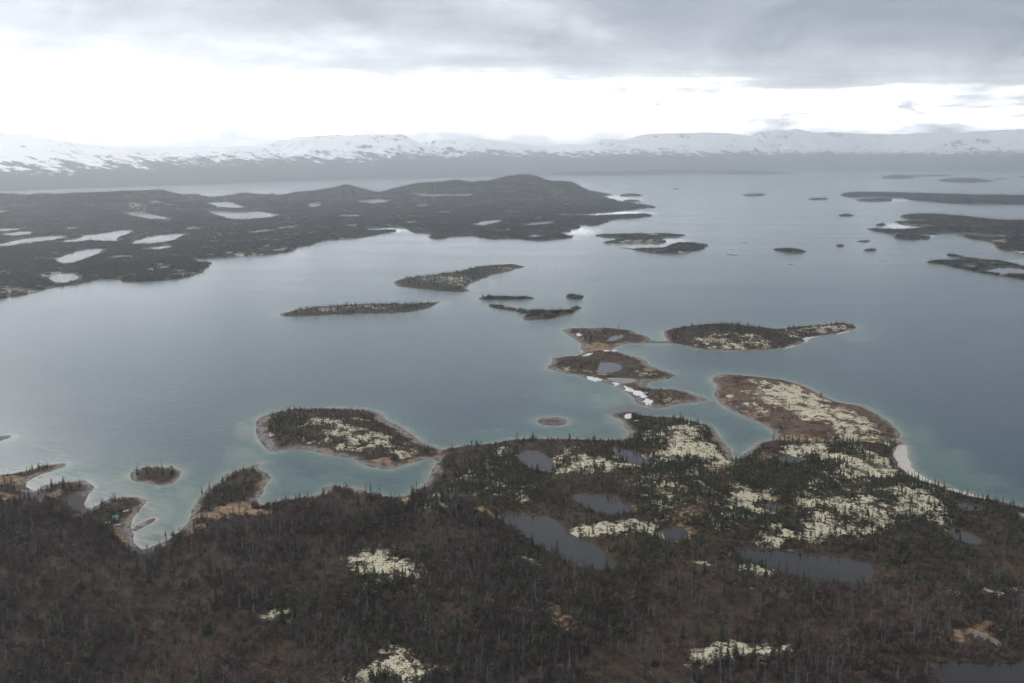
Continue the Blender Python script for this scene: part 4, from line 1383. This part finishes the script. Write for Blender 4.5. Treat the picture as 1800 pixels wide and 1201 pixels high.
# low evergreen scrub round the lichen
D = (lid == 0) * (1 - birch) * (0.05 + 0.10 * sstep(big_n, 0.4, 0.6)) * (0.4 + 0.6 * nolich) + (lid == 0) * birch * (0.02 + 0.08 * ring) * nolich
D += ((lid == 1) | (lid == 4)) * (0.05 + 0.03 * nolich) + (lid == 2) * 0.012 + (lid == 3) * 0.03
D *= base * (DIST < 1300)
x, y, z, gi_, gj_ = sample(D)
s = rng.gamma(9, 0.09, len(x)).clip(0.3, 1.6)
scatter('evergreen_scrub', C_DWARF, dict(x=x, y=y, z=z, sxy=s, sz=s, tint=rng.beta(2, 2, len(x))), 4, 'low dark evergreen scrub between the pale lichen fields', 'scrub')

# woods of the far shores and islands
farm = (DIST > 1350) & (lid != 0) & (lid != 1) & (lid != 4) & (lid != 6) & (lid != 7)
D = np.where(DIST < 2600, 0.014, np.where(DIST < 4500, 0.0065, 0.0030)) * (0.45 + 0.75 * sstep(big_n, 0.35, 0.6)) * (1 - 0.8 * sstep(lich, 0.2, 0.5))
D = D * land * farm * (pondd < -11) * ((U > -120) & (U < 1920)) * (1 - sstep(sand, 0.2, 0.5))
x, y, z, gi_, gj_ = sample(D)
s = np.interp(y, [1300, 2600, 4500, 7000], [0.85, 1.05, 1.45, 2.2]) * rng.uniform(0.75, 1.25, len(x)) * np.where(np.isin(lid[gi_, gj_], [5, 14, 15]), 1, 0.75)
scatter('far_woods', C_CLUMP, dict(x=x, y=y, z=z, sxy=s, sz=np.minimum(s, 1.5), tint=np.clip(1.6 * (fbm(x / 70, y / 130, 501, 4) - 0.28) + rng.normal(0, 0.22, len(x)), 0, 1)), 5, 'dark woods covering the far shores and the hazy islands', 'woods')

# ------------------------------------------------------------------ snow patches
m_, bb_ = material('old_snow')
nn_ = bb_.noise(pos(bb_), 0.9, 4)
principled(bb_, bb_.mix(nn_, (0.34, 0.34, 0.35), (0.68, 0.69, 0.71)), 0.8, spec=0.2)
M_SNOW = m_
SNOW = [([(1027, 660), (1040, 661), (1055, 664), (1062, 669), (1047, 668), (1032, 664)], 'thin snow streak at the upper end of the gravel beach'),
        ([(1078, 670), (1088, 672), (1089, 676), (1081, 676)], 'short snow patch between the thin streak and the long one'),
        ([(1095, 677), (1109, 681), (1120, 686), (1138, 690), (1137, 698), (1128, 697), (1118, 692), (1103, 685)], 'long slanting snow streak on the crooked peninsula'),
        ([(1131, 699), (1143, 700), (1152, 712), (1141, 712), (1134, 707)], 'wide white snow patch ending the long streak'),
        ([(1095, 728), (1107, 727), (1111, 737), (1101, 736)], 'snow patch by the gravel tip of the lichen covered point'),
        ([(1111, 737), (1118, 738), (1124, 741), (1115, 741)], 'sliver of snow beside the gravel tip'),
        ([(1136, 758), (1147, 761), (1146, 765), (1139, 764)], 'small snow patch in the brown heath of the lichen covered point'),
        ([(1022, 627), (1032, 621), (1042, 622), (1034, 628)], 'snow patch on the shore below the tan neck'),
        ([(1077, 613), (1084, 614), (1084, 618), (1077, 617)], 'bright snow patch at the water edge of the small cove'),
        ([(1057, 617), (1070, 615), (1071, 618), (1062, 619)], 'snow strip among bushes by the small cove'),
        ([(473, 762), (480, 761), (481, 766), (475, 767)], 'snow scrap nearest the rounded end of the oval peninsula'),
        ([(483, 773), (490, 772), (491, 776), (485, 777)], 'snow scrap in the middle of three on the oval peninsula'),
        ([(498, 782), (506, 781), (507, 785), (500, 786)], 'snow scrap near the beach of the oval peninsula'),
        ([(653, 815), (660, 817), (668, 821), (661, 822)], 'white snow scrap in the tan sedge of the oval peninsula'),
        ([(1014, 586), (1022, 588), (1020, 591), (1014, 589)], 'snow fleck on the upper lobe of the crooked peninsula')]
for (p, lb) in SNOW:
    w = wpoly(p, 1.5)
    lo, hi = w.min(0) - 2, w.max(0) + 2
    st = 0.5
    gx, gy = np.meshgrid(np.arange(lo[0], hi[0], st), np.arange(lo[1], hi[1], st * 1.4))
    d = sdf(w, gx, gy, 30.0) + (fbm(gx / 3.5, gy / 5.0, 7, 4) - 0.5) * 9.0 - 0.7
    d -= 1.6 if 'scrap' in lb else 0.0
    gz = hz(gx.ravel(), gy.ravel()).reshape(gx.shape)
    gz = np.maximum(gz, 0.15) + np.where(d > -0.6, 0.55 * (1 - np.exp(-np.maximum(d + 0.6, 0) / 1.2)) + 0.25 * fbm(gx / 1.5, gy / 1.5, 9, 2), -0.4)
    ok = (np.maximum.reduce([d[:-1, :-1], d[1:, :-1], d[:-1, 1:], d[1:, 1:]]) > -0.6)
    if not ok.any():
        print('empty snow', lb)
        continue
    gv = np.arange(gx.size).reshape(gx.shape)
    q = np.stack([gv[:-1, :-1][ok], gv[:-1, 1:][ok], gv[1:, 1:][ok], gv[1:, :-1][ok]], 1)
    vi, inv = np.unique(q, return_inverse=True)
    me = mesh_np('snow_patch', np.stack([gx.ravel()[vi], gy.ravel()[vi], gz.ravel()[vi]], 1), inv.reshape(q.shape), mat=M_SNOW)
    tag(add('snow_patch', me), lb, 'snow patch', 'patches of old snow')

# ------------------------------------------------------------------ the camp on the point
class MB:
    def __init__(self):
        self.v = []
        self.q = []

    def box(self, x0, x1, y0, y1, z0, z1):
        n = len(self.v)
        self.v += [(x0, y0, z0), (x1, y0, z0), (x1, y1, z0), (x0, y1, z0), (x0, y0, z1), (x1, y0, z1), (x1, y1, z1), (x0, y1, z1)]
        self.q += [(n, n + 3, n + 2, n + 1), (n + 4, n + 5, n + 6, n + 7), (n, n + 1, n + 5, n + 4), (n + 1, n + 2, n + 6, n + 5), (n + 2, n + 3, n + 7, n + 6), (n + 3, n, n + 4, n + 7)]
        return self

    def mesh(self, name, mat):
        me = bpy.data.meshes.new(name)
        me.from_pydata(self.v, [], self.q)
        me.materials.append(mat)
        return me


def thing(name, loc, rz, lab, cat, group=None):
    e = bpy.data.objects.new(name, None)
    COL.objects.link(e)
    e.location = loc
    e.rotation_euler = (0, 0, rz)
    return tag(e, lab, cat, group)


M_TEAL = simple('teal_metal', (0.07, 0.19, 0.205), 0.5, 0.4, 0.1)
M_PALEW = simple('pale_boards', (0.55, 0.54, 0.52), 0.8, 0.2, 0.12)
M_WHITE = simple('white_paint', (0.78, 0.79, 0.80), 0.5, 0.4, 0.06)
M_GLASSD = simple('dark_glass', (0.03, 0.035, 0.04), 0.15, 0.5, 0.1)
M_WOODB = simple('weathered_wood', (0.16, 0.13, 0.11), 0.8, 0.2, 0.25)

cab = thing('cabin', on_ground(203, 913), R(24), 'small cabin with a teal roof on the wooded point', 'cabin')
a = MB()
a.box(-2.0, 2.0, -1.6, -1.5, -0.5, 2.3).box(-2.0, 2.0, 1.5, 1.6, -0.5, 2.3).box(-2.0, -1.9, -1.5, 1.5, -0.5, 2.3).box(1.9, 2.0, -1.5, 1.5, -0.5, 2.3)
n = len(a.v)
a.v += [(-1.95, -1.5, 2.3), (-1.95, 1.5, 2.3), (-1.95, 0, 3.3), (1.95, -1.5, 2.3), (1.95, 1.5, 2.3), (1.95, 0, 3.3)]
a.q += [(n, n + 2, n + 1), (n + 3, n + 4, n + 5)]
cab.scale = (0.8, 0.8, 0.8)
add('wall', a.mesh('wall', M_PALEW), cab)
a = MB()
for sgn in (-1, 1):
    n = len(a.v)
    a.v += [(-2.3, sgn * 2.1, 2.0), (2.3, sgn * 2.1, 2.0), (2.3, 0, 3.5), (-2.3, 0, 3.5), (-2.3, sgn * 2.1, 1.92), (2.3, sgn * 2.1, 1.92), (2.3, 0, 3.42), (-2.3, 0, 3.42)]
    a.q += [(n, n + 1, n + 2, n + 3), (n + 4, n + 7, n + 6, n + 5), (n, n + 4, n + 5, n + 1), (n, n + 3, n + 7, n + 4), (n + 1, n + 5, n + 6, n + 2)]
roof = add('roof', a.mesh('roof', M_TEAL), cab)
add('chimney', MB().box(0.9, 1.15, 0.3, 0.55, 2.6, 4.1).mesh('chimney', M_WOODB), roof)
dr = add('door', MB().box(-0.4, 0.4, -1.66, -1.604, 0, 1.9).mesh('door', M_WOODB), cab)
add('handle', MB().box(0.25, 0.32, -1.70, -1.662, 0.9, 1.0).mesh('handle', M_GLASSD), dr)
for xx in (-1.3, 1.3):
    wn = add('window', MB().box(xx - .45, xx + .45, -1.65, -1.604, 0.9, 1.8).mesh('window', M_WHITE), cab)
    add('pane', MB().box(xx - .37, xx + .37, -1.665, -1.652, 0.98, 1.72).mesh('pane', M_GLASSD), wn)


def boat(loc, rz, lab, L=4.5, W=1.5):
    t = thing('boat', loc, rz, lab, 'boat', 'boats pulled up by the cabin')
    secs = []
    nseg = 9
    for i in range(nseg):
        s_ = i / (nseg - 1)
        w = W / 2 * (1 - max(0, (s_ - 0.35) / 0.65) ** 2.2)
        xk = -L / 2 + L * s_
        sheer = 0.55 + 0.25 * s_ ** 2
        secs.append([(xk, -w, sheer), (xk, -w * 0.75, 0.1), (xk, 0, 0.0 + 0.15 * s_ ** 4), (xk, w * 0.75, 0.1), (xk, w, sheer)])
    v, q = [], []
    for sgm in secs:
        v += sgm
    for i in range(nseg - 1):
        for k in range(4):
            a0 = i * 5 + k
            q.append((a0, a0 + 1, a0 + 6, a0 + 5))
    q.append((0, 1, 2, 3, 4))
    me = bpy.data.meshes.new('hull')
    me.from_pydata(v, [], q)
    me.materials.append(M_WHITE)
    hu = add('hull', me, t)
    sm = hu.modifiers.new('thickness', 'SOLIDIFY')
    sm.thickness = 0.05
    for xx in (-0.9, 0.4):
        add('seat', MB().box(xx - .15, xx + .15, -0.58, 0.58, 0.38, 0.43).mesh('seat', M_WOODB), t)
    return t


x_, y_, z_ = on_ground(207, 924)
boat((x_, y_, z_ + 0.1), R(-8), 'white boat lying on tan grass below the cabin')
x_, y_, z_ = on_ground(221, 900)
boat((x_, y_, z_ + 0.1), R(30), 'white boat up the bank towards the tip of the point', 3.6, 1.3)


def tent(loc, rz, lab, r0):
    t = thing('tent', loc, rz, lab, 'tent')
    v, f = [], []
    n, k = 14, 5
    for j in range(k):
        el = j / (k - 1) * math.pi / 2
        for i in range(n):
            aa = 2 * math.pi * i / n
            rr = r0 * math.cos(el) * (1 + 0.04 * math.cos(4 * aa))
            v.append((rr * math.cos(aa) * 1.2, rr * math.sin(aa), r0 * 0.9 * math.sin(el)))
    for j in range(k - 1):
        for i in range(n):
            f.append((j * n + i, j * n + (i + 1) % n, (j + 1) * n + (i + 1) % n, (j + 1) * n + i))
    me = bpy.data.meshes.new('canopy')
    me.from_pydata(v, [], f)
    me.materials.append(M_WHITE)
    add('canopy', me, t)
    add('flap', MB().box(-0.45, 0.45, -r0 * 1.03, -r0 * 0.9, 0.0, 0.9).mesh('flap', M_PALEW), t)
    return t


tent(on_ground(190, 921), R(-30), 'white dome shaped shelter at the edge of the trees beside the cabin', 1.6)
tent(on_ground(224, 898), R(20), 'small white dome near the beach of the cabin point', 0.8)

# ------------------------------------------------------------------ haze over the whole place
hb = MB().box(-32000, 32000, -2500, 31500, -25, 1150)
m = bpy.data.materials.new('haze')
m.use_nodes = True
m.node_tree.nodes.clear()
bb = NB(m.node_tree)
pv = bb.n('ShaderNodeVolumePrincipled')
pv.inputs['Color'].default_value = (0.90, 0.95, 1.0, 1)
pv.inputs['Density'].default_value = 7.2e-5
pv.inputs['Anisotropy'].default_value = 0.72
oo = bb.n('ShaderNodeOutputMaterial')
m.node_tree.links.new(pv.outputs[0], oo.inputs['Volume'])
hz_o = add('haze', hb.mesh('haze', m))
tag(hz_o, 'pale grey haze lying over the lake and the mountains', 'haze', kind='stuff')
